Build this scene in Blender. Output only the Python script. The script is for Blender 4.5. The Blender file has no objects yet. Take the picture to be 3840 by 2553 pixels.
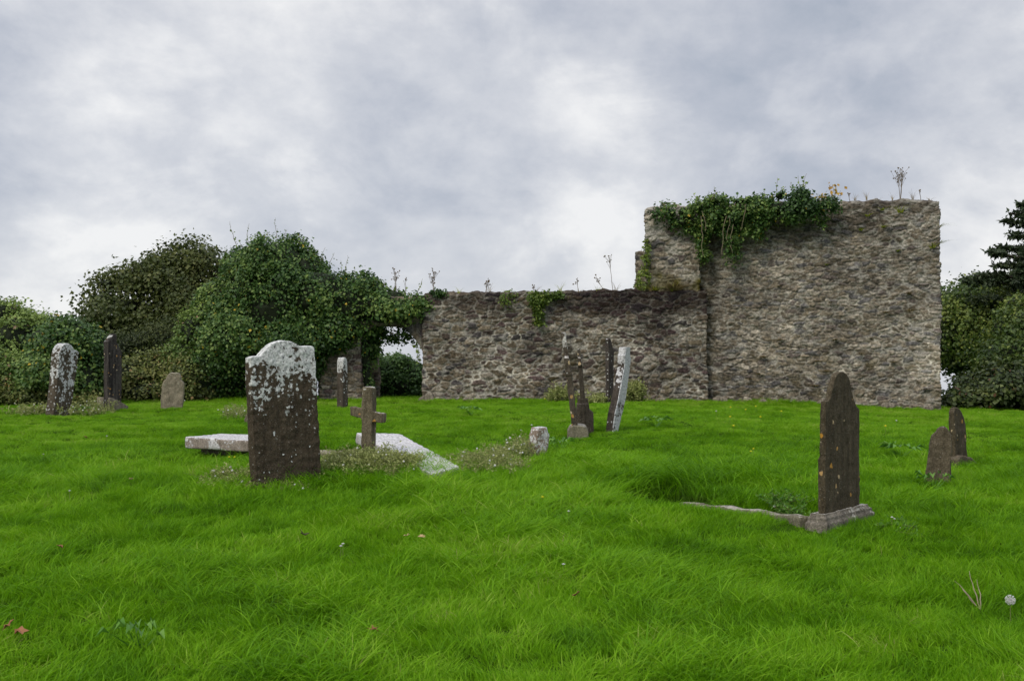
import bpy, bmesh, math, random
import numpy as np
from mathutils import Vector, Matrix, Euler
random.seed(7)
R = np.random.RandomState(11)
sc = bpy.context.scene
col = sc.collection
rad = math.radians
# ------------------------------------------------------------------ camera
EYE = 1.6
F = 4117.0                      # focal length in photograph pixels (3840 wide)
HY, CY, CX = 1384.0, 1276.5, 1920.0
PITCH = math.atan((HY - CY) / F)
cam = bpy.data.cameras.new('camera'); camo = bpy.data.objects.new('camera', cam); col.objects.link(camo)
cam.sensor_width = 36; cam.lens = 36 * F / 3840; cam.clip_end = 2000; cam.clip_start = .05
camo.location = (0, 0, EYE); camo.rotation_euler = (math.pi / 2 + PITCH, 0, 0)
sc.camera = camo
# ------------------------------------------------------------------ world: cloudy sky
SUN_EL, SUN_AZ = 42.0, -35.0
W = bpy.data.worlds.new('World'); sc.world = W; W.use_nodes = True
nt = W.node_tree; N = nt.nodes; L = nt.links; N.clear()


def nd(tree, typ, **kw):
    n = tree.nodes.new(typ)
    for k, v in kw.items():
        if k.startswith('i_'):
            n.inputs[int(k[2:])].default_value = v
        else:
            setattr(n, k, v)
    return n


def math_n(tree, op, a, b=None, c=None, clamp=False):
    n = tree.nodes.new('ShaderNodeMath'); n.operation = op; n.use_clamp = clamp
    for i, v in enumerate((a, b, c)):
        if v is None: continue
        if isinstance(v, (int, float)): n.inputs[i].default_value = v
        else: tree.links.new(v, n.inputs[i])
    return n.outputs[0]


def mixc(tree, fac, a, b, mode='MIX'):
    n = tree.nodes.new('ShaderNodeMix'); n.data_type = 'RGBA'; n.blend_type = mode
    for s, v in ((n.inputs[0], fac), (n.inputs[6], a), (n.inputs[7], b)):
        if isinstance(v, (int, float)): s.default_value = v
        elif isinstance(v, tuple): s.default_value = v if len(v) == 4 else (*v, 1)
        else: tree.links.new(v, s)
    return n.outputs[2]


def ramp(tree, fac, stops, interp='LINEAR'):
    n = tree.nodes.new('ShaderNodeValToRGB'); cr = n.color_ramp; cr.interpolation = interp
    while len(cr.elements) < len(stops): cr.elements.new(.5)
    for e, (p, c) in zip(cr.elements, stops):
        e.position = p; e.color = (c, c, c, 1) if isinstance(c, (int, float)) else (*c, 1)
    tree.links.new(fac, n.inputs[0])
    return n.outputs[0]


def pixdir(px, py):
    x, z = (px - CX) / F, -(py - CY) / F
    c, s = math.cos(PITCH), math.sin(PITCH)
    return Vector((x, c - z * s, s + z * c)).normalized()


out = nd(nt, 'ShaderNodeOutputWorld'); bg = nd(nt, 'ShaderNodeBackground'); L.new(bg.outputs[0], out.inputs[0])
sky = nd(nt, 'ShaderNodeTexSky'); sky.sky_type = 'NISHITA'; sky.sun_disc = False
sky.sun_elevation = rad(SUN_EL); sky.sun_rotation = rad(180 + SUN_AZ)
tc = nd(nt, 'ShaderNodeTexCoord'); sep = nd(nt, 'ShaderNodeSeparateXYZ'); L.new(tc.outputs['Generated'], sep.inputs[0])
mp = nd(nt, 'ShaderNodeMapping'); L.new(tc.outputs['Generated'], mp.inputs[0]); mp.inputs['Scale'].default_value = (1, 1, 1.5); mp.inputs['Location'].default_value = (3.1, 1.7, .4)


def wnoise(scale, detail, rough, dist=0.0, off=0):
    n = nd(nt, 'ShaderNodeTexNoise'); n.inputs['Scale'].default_value = scale; n.inputs['Detail'].default_value = detail
    n.inputs['Roughness'].default_value = rough; n.inputs['Distortion'].default_value = dist
    if off:
        m2 = nd(nt, 'ShaderNodeMapping'); L.new(mp.outputs[0], m2.inputs[0]); m2.inputs['Location'].default_value = (off, off, off); L.new(m2.outputs[0], n.inputs['Vector'])
    else: L.new(mp.outputs[0], n.inputs['Vector'])
    return n.outputs[0]


v = math_n(nt, 'MULTIPLY_ADD', wnoise(3.0, 4, .5, .3), 1.25, -.14)
v = math_n(nt, 'ADD', v, math_n(nt, 'MULTIPLY_ADD', wnoise(8.5, 7, .6, .15, 5), .75, -.375))
v = math_n(nt, 'ADD', v, math_n(nt, 'MULTIPLY_ADD', wnoise(24, 6, .6, .1, 9), .28, -.14))
# large bright / dark areas of the cloud deck, by compass direction (photo px -> direction), radius in degrees
for px, py, rx, amp in ((1000, 40, 6, .26), (1900, 640, 7, .12), (300, 900, 6, .14), (3680, 980, 6, .28), (1450, 1000, 4, .14), (500, 330, 7, .10),
                        (3000, 330, 9, -.10), (3500, 560, 6, -.20), (1350, 470, 5, -.14), (1650, 930, 5, -.16), (120, 760, 4, -.18), (620, 640, 4, -.06),
                        (2600, 780, 4, .08), (3450, 150, 4, -.05), (1750, 1010, 5, .16), (2250, 1000, 5, .14), (700, 1010, 5, .10), (3700, 1120, 5, .2), (0, 1050, 6, .1), (1650, 250, 6, -.08), (2200, 1050, 4, .10), (3600, 380, 2.5, .14), (2800, 60, 6, .02)):
    d = pixdir(px, py)
    vm = nd(nt, 'ShaderNodeVectorMath', operation='DISTANCE'); L.new(tc.outputs['Generated'], vm.inputs[0]); vm.inputs[1].default_value = d
    q = math_n(nt, 'DIVIDE', vm.outputs['Value'], rad(rx))
    q = math_n(nt, 'MULTIPLY', math_n(nt, 'POWER', q, 2.0), -1.0)
    q = math_n(nt, 'MULTIPLY', math_n(nt, 'EXPONENT', q), amp)
    v = math_n(nt, 'ADD', v, q)
edg = nd(nt, 'ShaderNodeMapRange'); edg.interpolation_type = 'SMOOTHSTEP'; edg.inputs[1].default_value = .44; edg.inputs[2].default_value = .58; L.new(wnoise(5.5, 8, .55, .5, 13), edg.inputs[0])
v = math_n(nt, 'ADD', v, math_n(nt, 'MULTIPLY_ADD', edg.outputs[0], .13, -.065))
cloud = ramp(nt, v, [(0.15, (.31, .35, .42)), (.38, (.42, .445, .505)), (.6, (.545, .56, .60)), (.85, (.74, .74, .745))], 'LINEAR')
# an overcast deck is brighter overhead than near the horizon
zen = math_n(nt, 'MULTIPLY_ADD', math_n(nt, 'MAXIMUM', math_n(nt, 'SUBTRACT', sep.outputs[2], .33), 0.0), 1.9, 1.0)
skc = nd(nt, 'ShaderNodeVectorMath', operation='SCALE'); L.new(cloud, skc.inputs[0]); L.new(zen, skc.inputs[3])
ns = nd(nt, 'ShaderNodeVectorMath', operation='SCALE'); L.new(sky.outputs[0], ns.inputs[0]); ns.inputs[3].default_value = .08
fin = mixc(nt, .93, ns.outputs[0], skc.outputs[0])
L.new(fin, bg.inputs[0]); bg.inputs[1].default_value = 1.0
# ------------------------------------------------------------------ sun (veiled)
sl = bpy.data.lights.new('sun', 'SUN'); so = bpy.data.objects.new('sun', sl); col.objects.link(so)
sl.energy = 1.5; sl.angle = rad(22); sl.color = (1, .92, .78)
a, e = rad(SUN_AZ), rad(SUN_EL)       # azimuth from -y (behind camera), negative = to the left
sd = Vector((math.sin(a) * math.cos(e), -math.cos(a) * math.cos(e), math.sin(e)))
so.rotation_euler = sd.to_track_quat('Z', 'Y').to_euler(); so.location = sd * 30
vs = sc.view_settings; vs.view_transform = 'Standard'; vs.look = 'None'; vs.exposure = 0.3; vs.gamma = 1
try: vs.use_curve_mapping = False
except Exception: pass
sc.cycles.max_bounces = 6; sc.cycles.diffuse_bounces = 3; sc.cycles.transmission_bounces = 4; sc.cycles.transparent_max_bounces = 4
sc.cycles.use_denoising = True

# ------------------------------------------------------------------ numpy noise
PERM = R.permutation(4096).astype(np.int64)


def hsh(i, j, k=0, s=0):
    h = (i.astype(np.int64) * 73856093) ^ (j.astype(np.int64) * 19349663) ^ (np.asarray(k, np.int64) * 83492791) ^ (s * 2654435)
    h = (h ^ (h >> 13)) * 1274126177
    h = (h ^ (h >> 16)) & 0xffffff
    return h / float(0xffffff)


def vnoise(x, y, z=0.0, s=0):
    x = np.asarray(x, float); y = np.asarray(y, float); z = np.asarray(z, float) + 0 * x
    xi, yi, zi = np.floor(x), np.floor(y), np.floor(z)
    fx, fy, fz = x - xi, y - yi, z - zi
    fx, fy, fz = [t * t * (3 - 2 * t) for t in (fx, fy, fz)]
    xi, yi, zi = [t.astype(np.int64) for t in (xi, yi, zi)]
    r = 0
    for dx in (0, 1):
        for dy in (0, 1):
            for dz in (0, 1):
                w = (fx if dx else 1 - fx) * (fy if dy else 1 - fy) * (fz if dz else 1 - fz)
                r = r + w * hsh(xi + dx, yi + dy, zi + dz, s)
    return r * 2 - 1


def fbm(x, y, z=0.0, o=4, s=0, g=.5):
    a, f, r = 1.0, 1.0, 0
    for i in range(o):
        r = r + a * vnoise(np.asarray(x) * f, np.asarray(y) * f, np.asarray(z) * f, s + i * 17); a *= g; f *= 2.03
    return r


def sstep(a, b, x):
    t = np.clip((x - a) / (b - a), 0, 1); return t * t * (3 - 2 * t)


# ------------------------------------------------------------------ terrain
PY = [-60, 0, 3, 5.5, 7, 8.5, 10.5, 12.5, 15, 18, 22, 26, 30, 34, 40, 50, 70, 120, 400, 900]
PH = [-.6, -.15, 0, .12, .24, .36, .50, .60, .69, .75, .80, .82, .82, .74, .4, -.3, -1.5, -4, -12, -20]
_yy = np.linspace(-60, 900, 9601); _hh = np.interp(_yy, PY, PH)
_k = np.ones(15) / 15; _hs = np.convolve(np.pad(_hh, 7, mode='edge'), _k, 'valid')


def terrain(x, y):
    x = np.asarray(x, float); y = np.asarray(y, float)
    h = np.interp(y, _yy, _hs)
    near = sstep(55, 30, y)
    h = h + near * (.035 * fbm(x * .45, y * .45, 0, 3, 3) + .015 * fbm(x * 1.7, y * 1.7, 0, 2, 9))
    h = h - .030 * np.clip(x - 4.5, 0, 8) * near
    # sunken grave behind the kerb
    ax, ay, bx, by = 1.15, 9.9, 2.75, 9.15
    t = np.clip(((x - ax) * (bx - ax) + (y - ay) * (by - ay)) / ((bx - ax) ** 2 + (by - ay) ** 2), 0, 1)
    d = np.hypot(x - (ax + t * (bx - ax)), y - (ay + t * (by - ay)))
    h = h - .15 * np.exp(-(d / .28) ** 2)
    h = h - .42 * np.exp(-(((x - 1.42) / .26) ** 2 + ((y - 10.15) / .30) ** 2) ** 1.5)
    return h


def TZ(x, y): return float(terrain(x, y))


def P(px, py, Y):
    d = pixdir(px, py); return Vector((d.x / d.y * Y, Y, EYE + d.z / d.y * Y))


def ground(px, py):
    d = pixdir(px, py); prev = 3.0
    Y = 3.0
    while Y < 60:
        p = P(px, py, Y)
        if p.z < TZ(p.x, Y): break
        Y += .02
    p = P(px, py, Y); p.z = TZ(p.x, Y); return p


# ------------------------------------------------------------------ object helpers
def tag(o, label=None, cat=None, group=None, kind=None):
    if label: o['label'] = label
    if cat: o['category'] = cat
    if group: o['group'] = group
    if kind: o['kind'] = kind
    return o


def empty(name, loc, label=None, cat=None, group=None, rot=None):
    o = bpy.data.objects.new(name, None); col.objects.link(o); o.location = loc; o.empty_display_size = .2
    if rot is not None: o.rotation_euler = rot
    return tag(o, label, cat, group)


def link(name, me, mat=None, parent=None, loc=None, rot=None):
    o = bpy.data.objects.new(name, me); col.objects.link(o)
    if mat: me.materials.append(mat)
    if parent: o.parent = parent
    if loc is not None: o.location = loc
    if rot is not None: o.rotation_euler = rot
    return o


def mk(name, V, Fc, smooth=False, fattr=None, cattr=None):
    """numpy mesh: V (n,3), Fc (m,k) all faces same size"""
    me = bpy.data.meshes.new(name); V = np.asarray(V, np.float32); Fc = np.asarray(Fc, np.int32)
    me.vertices.add(len(V)); me.vertices.foreach_set('co', V.ravel())
    k = Fc.shape[1]; me.loops.add(Fc.size); me.loops.foreach_set('vertex_index', Fc.ravel())
    me.polygons.add(len(Fc)); me.polygons.foreach_set('loop_start', np.arange(0, Fc.size, k, dtype=np.int32))
    if smooth: me.polygons.foreach_set('use_smooth', np.ones(len(Fc), bool))
    me.update(calc_edges=True)
    for n, vals in (fattr or {}).items():
        at = me.attributes.new(n, 'FLOAT', 'POINT'); at.data.foreach_set('value', np.asarray(vals, np.float32))
    for n, vals in (cattr or {}).items():
        at = me.attributes.new(n, 'FLOAT_COLOR', 'POINT'); c = np.ones((len(V), 4), np.float32); c[:, :3] = vals; at.data.foreach_set('color', c.ravel())
    return me


def newmat(name):
    m = bpy.data.materials.new(name); m.use_nodes = True; t = m.node_tree; t.nodes.clear()
    o = t.nodes.new('ShaderNodeOutputMaterial')
    return m, t, o


def principled(t, o, colr, rough=.9, bump=None, spec=.2):
    b = t.nodes.new('ShaderNodeBsdfPrincipled')
    if isinstance(colr, tuple): b.inputs['Base Color'].default_value = (*colr, 1)
    else: t.links.new(colr, b.inputs['Base Color'])
    if isinstance(rough, (int, float)): b.inputs['Roughness'].default_value = rough
    else: t.links.new(rough, b.inputs['Roughness'])
    b.inputs['Specular IOR Level'].default_value = spec
    if bump is not None: t.links.new(bump, b.inputs['Normal'])
    t.links.new(b.outputs[0], o.inputs[0]); return b


def tnoise(t, vec, scale, detail=4, rough=.55, dist=0):
    n = t.nodes.new('ShaderNodeTexNoise'); n.inputs['Scale'].default_value = scale; n.inputs['Detail'].default_value = detail
    n.inputs['Roughness'].default_value = rough; n.inputs['Distortion'].default_value = dist; t.links.new(vec, n.inputs['Vector']); return n.outputs[0]


def bumpn(t, h, strength=.5, dist=.01):
    b = t.nodes.new('ShaderNodeBump'); b.inputs['Strength'].default_value = strength; b.inputs['Distance'].default_value = dist; t.links.new(h, b.inputs['Height']); return b.outputs[0]


# leaf material: tint attribute picks between dark / mid / light, a little translucent
def leaf_mat(name, dark, mid, light, odd=None, trans=.3, rough=.5):
    m, t, o = newmat(name)
    at = t.nodes.new('ShaderNodeAttribute'); at.attribute_name = 'tint'
    c = ramp(t, at.outputs['Fac'], [(0, dark), (.5, mid), (.93, light), (.97, odd or light)])
    b = t.nodes.new('ShaderNodeBsdfPrincipled'); t.links.new(c, b.inputs['Base Color']); b.inputs['Roughness'].default_value = rough; b.inputs['Specular IOR Level'].default_value = .35
    tr = t.nodes.new('ShaderNodeBsdfTranslucent'); t.links.new(c, tr.inputs[0])
    mx = t.nodes.new('ShaderNodeMixShader'); mx.inputs[0].default_value = trans; t.links.new(b.outputs[0], mx.inputs[1]); t.links.new(tr.outputs[0], mx.inputs[2]); t.links.new(mx.outputs[0], o.inputs[0])
    return m


M = {}
M['ivy'] = leaf_mat('ivy_leaf', (.022, .056, .014), (.062, .135, .026), (.22, .31, .075), (.50, .36, .03))
M['ivy_light'] = leaf_mat('ivy_yellowish', (.07, .12, .02), (.16, .23, .035), (.28, .33, .07), (.4, .32, .04))
M['bramble'] = leaf_mat('bramble_leaf', (.055, .075, .018), (.13, .165, .035), (.28, .28, .09), (.36, .24, .10))
M['hedge'] = leaf_mat('hedge_leaf', (.035, .08, .02), (.075, .155, .035), (.17, .28, .07))
M['shrub'] = leaf_mat('shrub_leaf', (.065, .12, .02), (.15, .235, .045), (.28, .37, .09), (.3, .2, .12))
M['syc'] = leaf_mat('sycamore_leaf', (.040, .058, .012), (.080, .105, .024), (.15, .16, .045), (.17, .085, .03))
M['conifer'] = leaf_mat('yew_leaf', (.022, .036, .008), (.05, .07, .014), (.10, .12, .025))
M['rtree'] = leaf_mat('broad_leaf', (.030, .062, .010), (.080, .130, .020), (.24, .29, .06))
M['rbush'] = leaf_mat('laurel_leaf', (.022, .038, .010), (.055, .085, .02), (.17, .20, .06), (.12, .06, .03))
M['cedar'] = leaf_mat('cedar_leaf', (.022, .040, .018), (.045, .070, .030), (.085, .11, .05))
M['weed'] = leaf_mat('weed_leaf', (.16, .20, .045), (.32, .36, .11), (.46, .47, .20), (.55, .5, .42))
M['weedgreen'] = leaf_mat('dock_leaf', (.05, .14, .015), (.10, .25, .025), (.18, .34, .05))
M['fern'] = leaf_mat('fern_frond', (.16, .20, .02), (.30, .34, .03), (.42, .42, .05))
M['drygrass'] = leaf_mat('dry_grass', (.12, .09, .04), (.24, .18, .08), (.38, .30, .15))
M['goldleaf'] = leaf_mat('golden_leaf', (.25, .13, .02), (.45, .26, .03), (.55, .38, .06))


def plain(name, c, rough=.8):
    m, t, o = newmat(name); g = t.nodes.new('ShaderNodeNewGeometry'); n = tnoise(t, g.outputs['Position'], 25)
    principled(t, o, mixc(t, n, tuple(x * .6 for x in c), tuple(min(1, x * 1.35) for x in c)), rough); return m


M['stalk'] = plain('dead_stalk', (.16, .12, .08)); M['bark'] = plain('bark', (.06, .05, .04)); M['vine'] = plain('ivy_stem', (.22, .18, .12))
M['yellow'] = plain('dandelion_petal', (.80, .66, .03)); M['white'] = plain('white_petal', (.6, .6, .58)); M['brownleaf'] = plain('fallen_leaf', (.26, .12, .06)); M['tanleaf'] = plain('tan_leaf', (.5, .36, .2))
M['twig'] = plain('pale_twig', (.42, .33, .25)); M['moss'] = plain('moss', (.05, .045, .018)); M['soil'] = plain('soil', (.05, .04, .025))
M['bigleafcore'] = plain('inner_shade', (.012, .018, .007))  # near-black fill; its colour stands in for deep shade between the leaves

# ------------------------------------------------------------------ grass tint/ground
gm, t, o = newmat('meadow_ground')
g = t.nodes.new('ShaderNodeNewGeometry')
n1 = tnoise(t, g.outputs['Position'], .9, 5); n2 = tnoise(t, g.outputs['Position'], 14, 5)
c = mixc(t, n1, (.022, .07, .003), (.035, .10, .005)); c = mixc(t, math_n(t, 'MULTIPLY', n2, .6), c, (.035, .04, .010))
principled(t, o, c, 1.0, None, 0.0)
xs = np.concatenate([np.linspace(-400, -30, 30), np.linspace(-28, 28, 374), np.linspace(30, 400, 30)])
ys = np.concatenate([np.linspace(-60, 2, 24), np.linspace(2.2, 40, 316), np.linspace(42, 900, 60)])
X, Y = np.meshgrid(xs, ys); Z = terrain(X, Y)
nx, ny = len(xs), len(ys)
idx = np.arange(nx * ny).reshape(ny, nx)
Fq = np.stack([idx[:-1, :-1], idx[:-1, 1:], idx[1:, 1:], idx[1:, :-1]], -1).reshape(-1, 4)
go = link('ground', mk('ground', np.stack([X, Y, Z], -1).reshape(-1, 3), Fq, True), gm)
tag(go, kind='structure')

# ------------------------------------------------------------------ rubble walls
PAL_A = np.array([(.20, .165, .125), (.145, .115, .082), (.25, .21, .165), (.115, .088, .080), (.31, .275, .23), (.17, .14, .10), (.12, .085, .085), (.225, .19, .15), (.09, .082, .085)])
PAL_B = np.array([(.24, .205, .165), (.19, .16, .125), (.30, .265, .22), (.16, .135, .125), (.35, .315, .27), (.215, .185, .145), (.13, .125, .13), (.27, .235, .195), (.17, .145, .11)])


def rubble(u, v, cw, ch, seed, pal, mortar):
    """returns (displacement m, colour) of a rubble stone face at wall coordinates u, v (metres)"""
    uu = u + .07 * fbm(u * 2.2, v * 3, 0, 2, seed); vv = v + .045 * fbm(u * 1.3, v * 2.5, 0, 3, seed + 5) + .012 * fbm(u * 7, v * 7, 0, 2, seed + 6)
    i0 = np.floor(uu / cw).astype(np.int64); j0 = np.floor(vv / ch).astype(np.int64)
    f1 = np.full(u.shape, 9.); f2 = np.full(u.shape, 9.); iid = np.zeros(u.shape)
    for dj in (-2, -1, 0, 1, 2):
        for di in (-2, -1, 0, 1, 2):
            i, j = i0 + di, j0 + dj
            cx = (i + .5 + .9 * (hsh(i, j, 0, seed + 1) - .5) + .35 * (j % 2)) * cw; cy = (j + .5 + .62 * (hsh(i, j, 0, seed + 2) - .5)) * ch
            w = .55 + 1.0 * hsh(i, j, 0, seed + 3) ** 2
            dx = np.abs(uu - cx) / cw; dy = np.abs(vv - cy) / ch
            d = (dx ** 3 + dy ** 3) ** (1 / 3) / w
            c = d < f1
            f2 = np.where(c, f1, np.minimum(f2, d)); iid = np.where(c, hsh(i, j, 0, seed + 4), iid); f1 = np.where(c, d, f1)
    e = f2 - f1 + .08 * fbm(u * 16, v * 16, 0, 2, seed + 8)
    st = sstep(.05, .30, e)                      # 0 mortar .. 1 stone
    hgt = st * (.026 + .030 * iid) + .022 * fbm(u * 5, v * 9, 0, 4, seed + 9) * (.4 + st)
    k = (iid * 7919 % 1.0); ci = (k * len(pal)).astype(int) % len(pal)
    c = pal[ci] * (.75 + .5 * ((iid * 977) % 1))[..., None]
    mc = np.array(mortar) * np.clip(.78 + .42 * fbm(u * 1.4, v * 1.9, 0, 3, seed + 16), .3, 1.2)[..., None] * (1 + .30 * fbm(u * 9, v * 9, 0, 3, seed + 10))[..., None]
    ms = sstep(.06, .22, e)[..., None]
    c = mc * (1 - ms) + c * ms
    gr = (1 + .42 * fbm(u * 20, v * 24, 0, 3, seed + 12)) * (1 + .28 * fbm(u * 1.1, v * 1.5, 0, 4, seed + 14)) 
    c = c * np.clip(gr, .4, 1.7)[..., None]
    return hgt, c


wm, t, o = newmat('rubble_stone')
at = t.nodes.new('ShaderNodeAttribute'); at.attribute_name = 'col'
g = t.nodes.new('ShaderNodeNewGeometry')
n1 = tnoise(t, g.outputs['Position'], 22, 6, .7); n2 = tnoise(t, g.outputs['Position'], 60, 3, .6)
c = mixc(t, 1.0, at.outputs['Color'], ramp(t, n1, [(.3, .35), (.5, .9), (.72, 1.5)]), 'MULTIPLY')
sp = ramp(t, n2, [(.66, 0.0), (.71, 1.0)])
c = mixc(t, math_n(t, 'MULTIPLY', sp, .55), c, (.42, .40, .35))
principled(t, o, c, .95, bumpn(t, n1, .9, .02), .1); M['rubble'] = wm


def wall_block(name, A, B, thick, ztop, zbot, cw, ch, seed, pal, mortar, res=.02, stain=None, parent=None, amp=1.0):
    """wall whose front runs A->B (x,y), thickness goes away from the camera. ztop(u) gives the top line."""
    A = np.array(A, float); B = np.array(B, float); Lf = np.linalg.norm(B - A); d = (B - A) / Lf; n = np.array([-d[1], d[0]])
    nf = max(4, int(Lf / res)); nsd = max(3, int(thick / res / 1.2))
    u = np.linspace(0, Lf, nf + 1)
    front = A + d * u[:, None]; right = B + n * np.linspace(0, thick, nsd + 1)[1:-1, None]
    back = (A + n * thick) + d * u[::-1][:, None]; left = A + n * np.linspace(thick, 0, nsd + 1)[1:-1, None]
    pts = np.concatenate([front, right, back, left]); nn = len(pts)
    nrm = np.concatenate([np.tile(-n, (len(front), 1)), np.tile(d, (len(right), 1)), np.tile(n, (len(back), 1)), np.tile(-d, (len(left), 1))])
    for k in (0, len(front) - 1, len(front) + len(right), len(front) + len(right) + len(back) - 1):
        nrm[k] = nrm[k] + (nrm[k - 1] if k in (len(front) + len(right), 0) else nrm[(k + 1) % nn]); nrm[k] /= np.linalg.norm(nrm[k])
    S = np.concatenate([[0], np.cumsum(np.linalg.norm(np.diff(pts, axis=0), axis=1))])
    su = (pts - A) @ d
    top = np.array([ztop(x) for x in su]); H = max(top.max() - zbot, .2); nv = max(4, int(H / res))
    tt = np.linspace(0, 1, nv + 1)
    VV = zbot + (top[None, :] - zbot) * tt[:, None]; UU = np.tile(S, (nv + 1, 1))
    h, c = rubble(UU, VV, cw, ch, seed, pal, mortar)
    h = h * amp * .62 + .035 * fbm(UU * .8, VV * .8, 0, 3, seed + 30)
    h = h * sstep(1.0, .97, tt)[:, None] ** .3
    Xp = pts[None, :, 0] + nrm[None, :, 0] * h; Yp = pts[None, :, 1] + nrm[None, :, 1] * h
    # ragged top
    tj = .034 * fbm(su * 3.1, su * 0, 0, 3, seed + 40) + .025 * (hsh(np.floor(su / .23).astype(int), np.zeros(len(su), int), 0, seed + 41) - .5)
    Zp = VV + tj[None, :] * tt[:, None] ** 6
    V = np.stack([Xp, Yp, Zp], -1).reshape(-1, 3); C = c.reshape(-1, 3)
    i = np.arange(nv * nn).reshape(nv, nn); r = np.roll(np.arange(nn), -1)
    I = np.arange((nv + 1) * nn).reshape(nv + 1, nn)
    Fs = np.stack([I[:-1, :], I[:-1, r], I[1:, r], I[1:, :]], -1).reshape(-1, 4)
    # cap
    nb = nsd
    f_i = I[-1, :len(front)]; b_i = I[-1, len(front) + len(right):len(front) + len(right) + len(back)][::-1]
    rows = [f_i]; addV = []; addC = []; base = len(V)
    lft = I[-1, len(front) + len(right) + len(back):][::-1]; rgt = I[-1, len(front):len(front) + len(right)]
    for k in range(1, nb):
        s = k / nb
        pv = V[f_i] * (1 - s) + V[b_i] * s
        pv[:, 2] += (.04 + .05 * fbm(pv[:, 0] * 4, pv[:, 1] * 4, 0, 3, seed + 50)) * math.sin(math.pi * s) ** .4
        row = base + np.arange(len(front) - 2); addV.append(pv[1:-1]); addC.append(pal[0] * (1 + .3 * fbm(pv[1:-1, 0] * 6, pv[1:-1, 1] * 6, 0, 3, seed))[:, None] * .9)
        base += len(front) - 2
        rows.append(np.concatenate([[lft[k - 1]], row, [rgt[k - 1]]]))
    rows.append(b_i)
    V = np.concatenate([V] + addV); C = np.concatenate([C] + addC)
    Rr = np.array(rows)
    Fc = np.stack([Rr[:-1, :-1], Rr[:-1, 1:], Rr[1:, 1:], Rr[1:, :-1]], -1).reshape(-1, 4)
    if stain is not None:
        uu = (V[:, :2] - A) @ d; C = stain(uu, V[:, 2], C, V)
    me = mk(name, V, np.concatenate([Fs, Fc]), False, cattr={'col': np.clip(C * np.array([.89, .875, .83]), .01, .8)})
    return link(name, me, M['rubble'], parent)


def wxy(px, Y): p = P(px, HY, Y); return (p.x, p.y)


def wz(py, Y): return P(CX, py, Y).z


V2S = 3840 / 2359.0             # overview px -> source px


def vx(x): return x * V2S


# low wall -------------------------------------------------------------
LA, LB = wxy(1588, 26.9), wxy(vx(1629), 26.6)


def low_top(u):
    f = u / 6.85; return wz(vx(677 - 8 * f), 26.9 - .3 * f)


def low_stain(u, z, C, V):
    zt = np.array([3.55]); k = sstep(.85, .1, (3.62 - z) + .35 * fbm(u * 1.1, z * 1.6, 0, 3, 77))
    k = np.clip(k + .75 * sstep(1.7, .2, (3.6 - z) + .3 * fbm(u * 2.2, z * 2, 0, 3, 71)) * sstep(3.0, 5.6, u + .5 * fbm(u, z, 0, 2, 72)), 0, 1)
    C = C * (1 - .72 * k)[:, None] + k[:, None] * np.array([.006, .002, .004])
    m = sstep(.25, .8, fbm(u * 2.5, z * 2.5, 0, 4, 78)) * .45 * sstep(3.0, 1.2, z)      # olive moss low down
    C = C * (1 - m)[:, None] + m[:, None] * np.array([.11, .095, .04])
    w = sstep(.55, .95, fbm(u * 6, z * 11, 0, 4, 79) + .25) * .5 * (1 - k)                # pale lichen
    C = C * (1 - w)[:, None] + w[:, None] * np.array([.42, .41, .38])
    return C


lw = empty('stone_wall', (LA[0], LA[1], TZ(*LA)), 'long low rubble wall with dark stained top, joining the taller ruin', 'stone wall')
def unpar(o, root):
    o.parent = root; o.matrix_parent_inverse = Matrix.Translation(root.location).inverted()
o_ = wall_block('masonry', LA, LB, .72, low_top, .3, .24, .105, 3, PAL_A * .85, (.44, .42, .38), stain=low_stain, parent=None, amp=.95); unpar(o_, lw)
# leaning stone slab at its left foot
# tall ruin ------------------------------------------------------------
TA, TB = wxy(vx(1606), 27.02), wxy(vx(2167), 25.5)
LT = math.dist(TA, TB)


def tall_top(u):
    f = min(1, max(0, u / LT)); return wz(vx(473 - 12.5 * f ** .8), 27.02 - 1.52 * f)


def tall_stain_shade(u, z, C, V):
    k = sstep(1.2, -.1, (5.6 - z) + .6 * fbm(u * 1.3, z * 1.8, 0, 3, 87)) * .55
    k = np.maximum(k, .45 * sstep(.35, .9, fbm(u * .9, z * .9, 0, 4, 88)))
    k = np.maximum(k, .5 * sstep(.9, .0, u + .3 * fbm(u, z * 1.4, 0, 3, 86)) )  # left edge darkened: shade of the set-back corner painted into the colour
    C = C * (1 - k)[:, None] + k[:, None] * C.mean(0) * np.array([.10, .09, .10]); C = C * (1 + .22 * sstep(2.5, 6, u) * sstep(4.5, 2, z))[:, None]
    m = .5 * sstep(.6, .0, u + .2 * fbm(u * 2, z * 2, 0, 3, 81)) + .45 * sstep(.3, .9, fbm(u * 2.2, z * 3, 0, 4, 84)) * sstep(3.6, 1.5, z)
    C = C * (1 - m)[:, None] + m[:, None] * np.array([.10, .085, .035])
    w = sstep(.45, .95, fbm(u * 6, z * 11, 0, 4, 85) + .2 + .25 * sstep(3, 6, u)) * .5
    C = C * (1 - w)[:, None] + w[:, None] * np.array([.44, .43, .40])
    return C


tr = empty('church_ruin', (TA[0], TA[1], TZ(*TA)), 'tall square rubble ruin with ivy hanging over its top edge', 'ruin')
o_ = wall_block('main_wall', TA, TB, .8, tall_top, .2, .21, .080, 5, PAL_B, (.40, .38, .34), stain=tall_stain_shade, parent=None, amp=1.15); unpar(o_, tr)
UA, UB = wxy(vx(1489), 26.95), wxy(vx(1612), 26.75)


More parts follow.
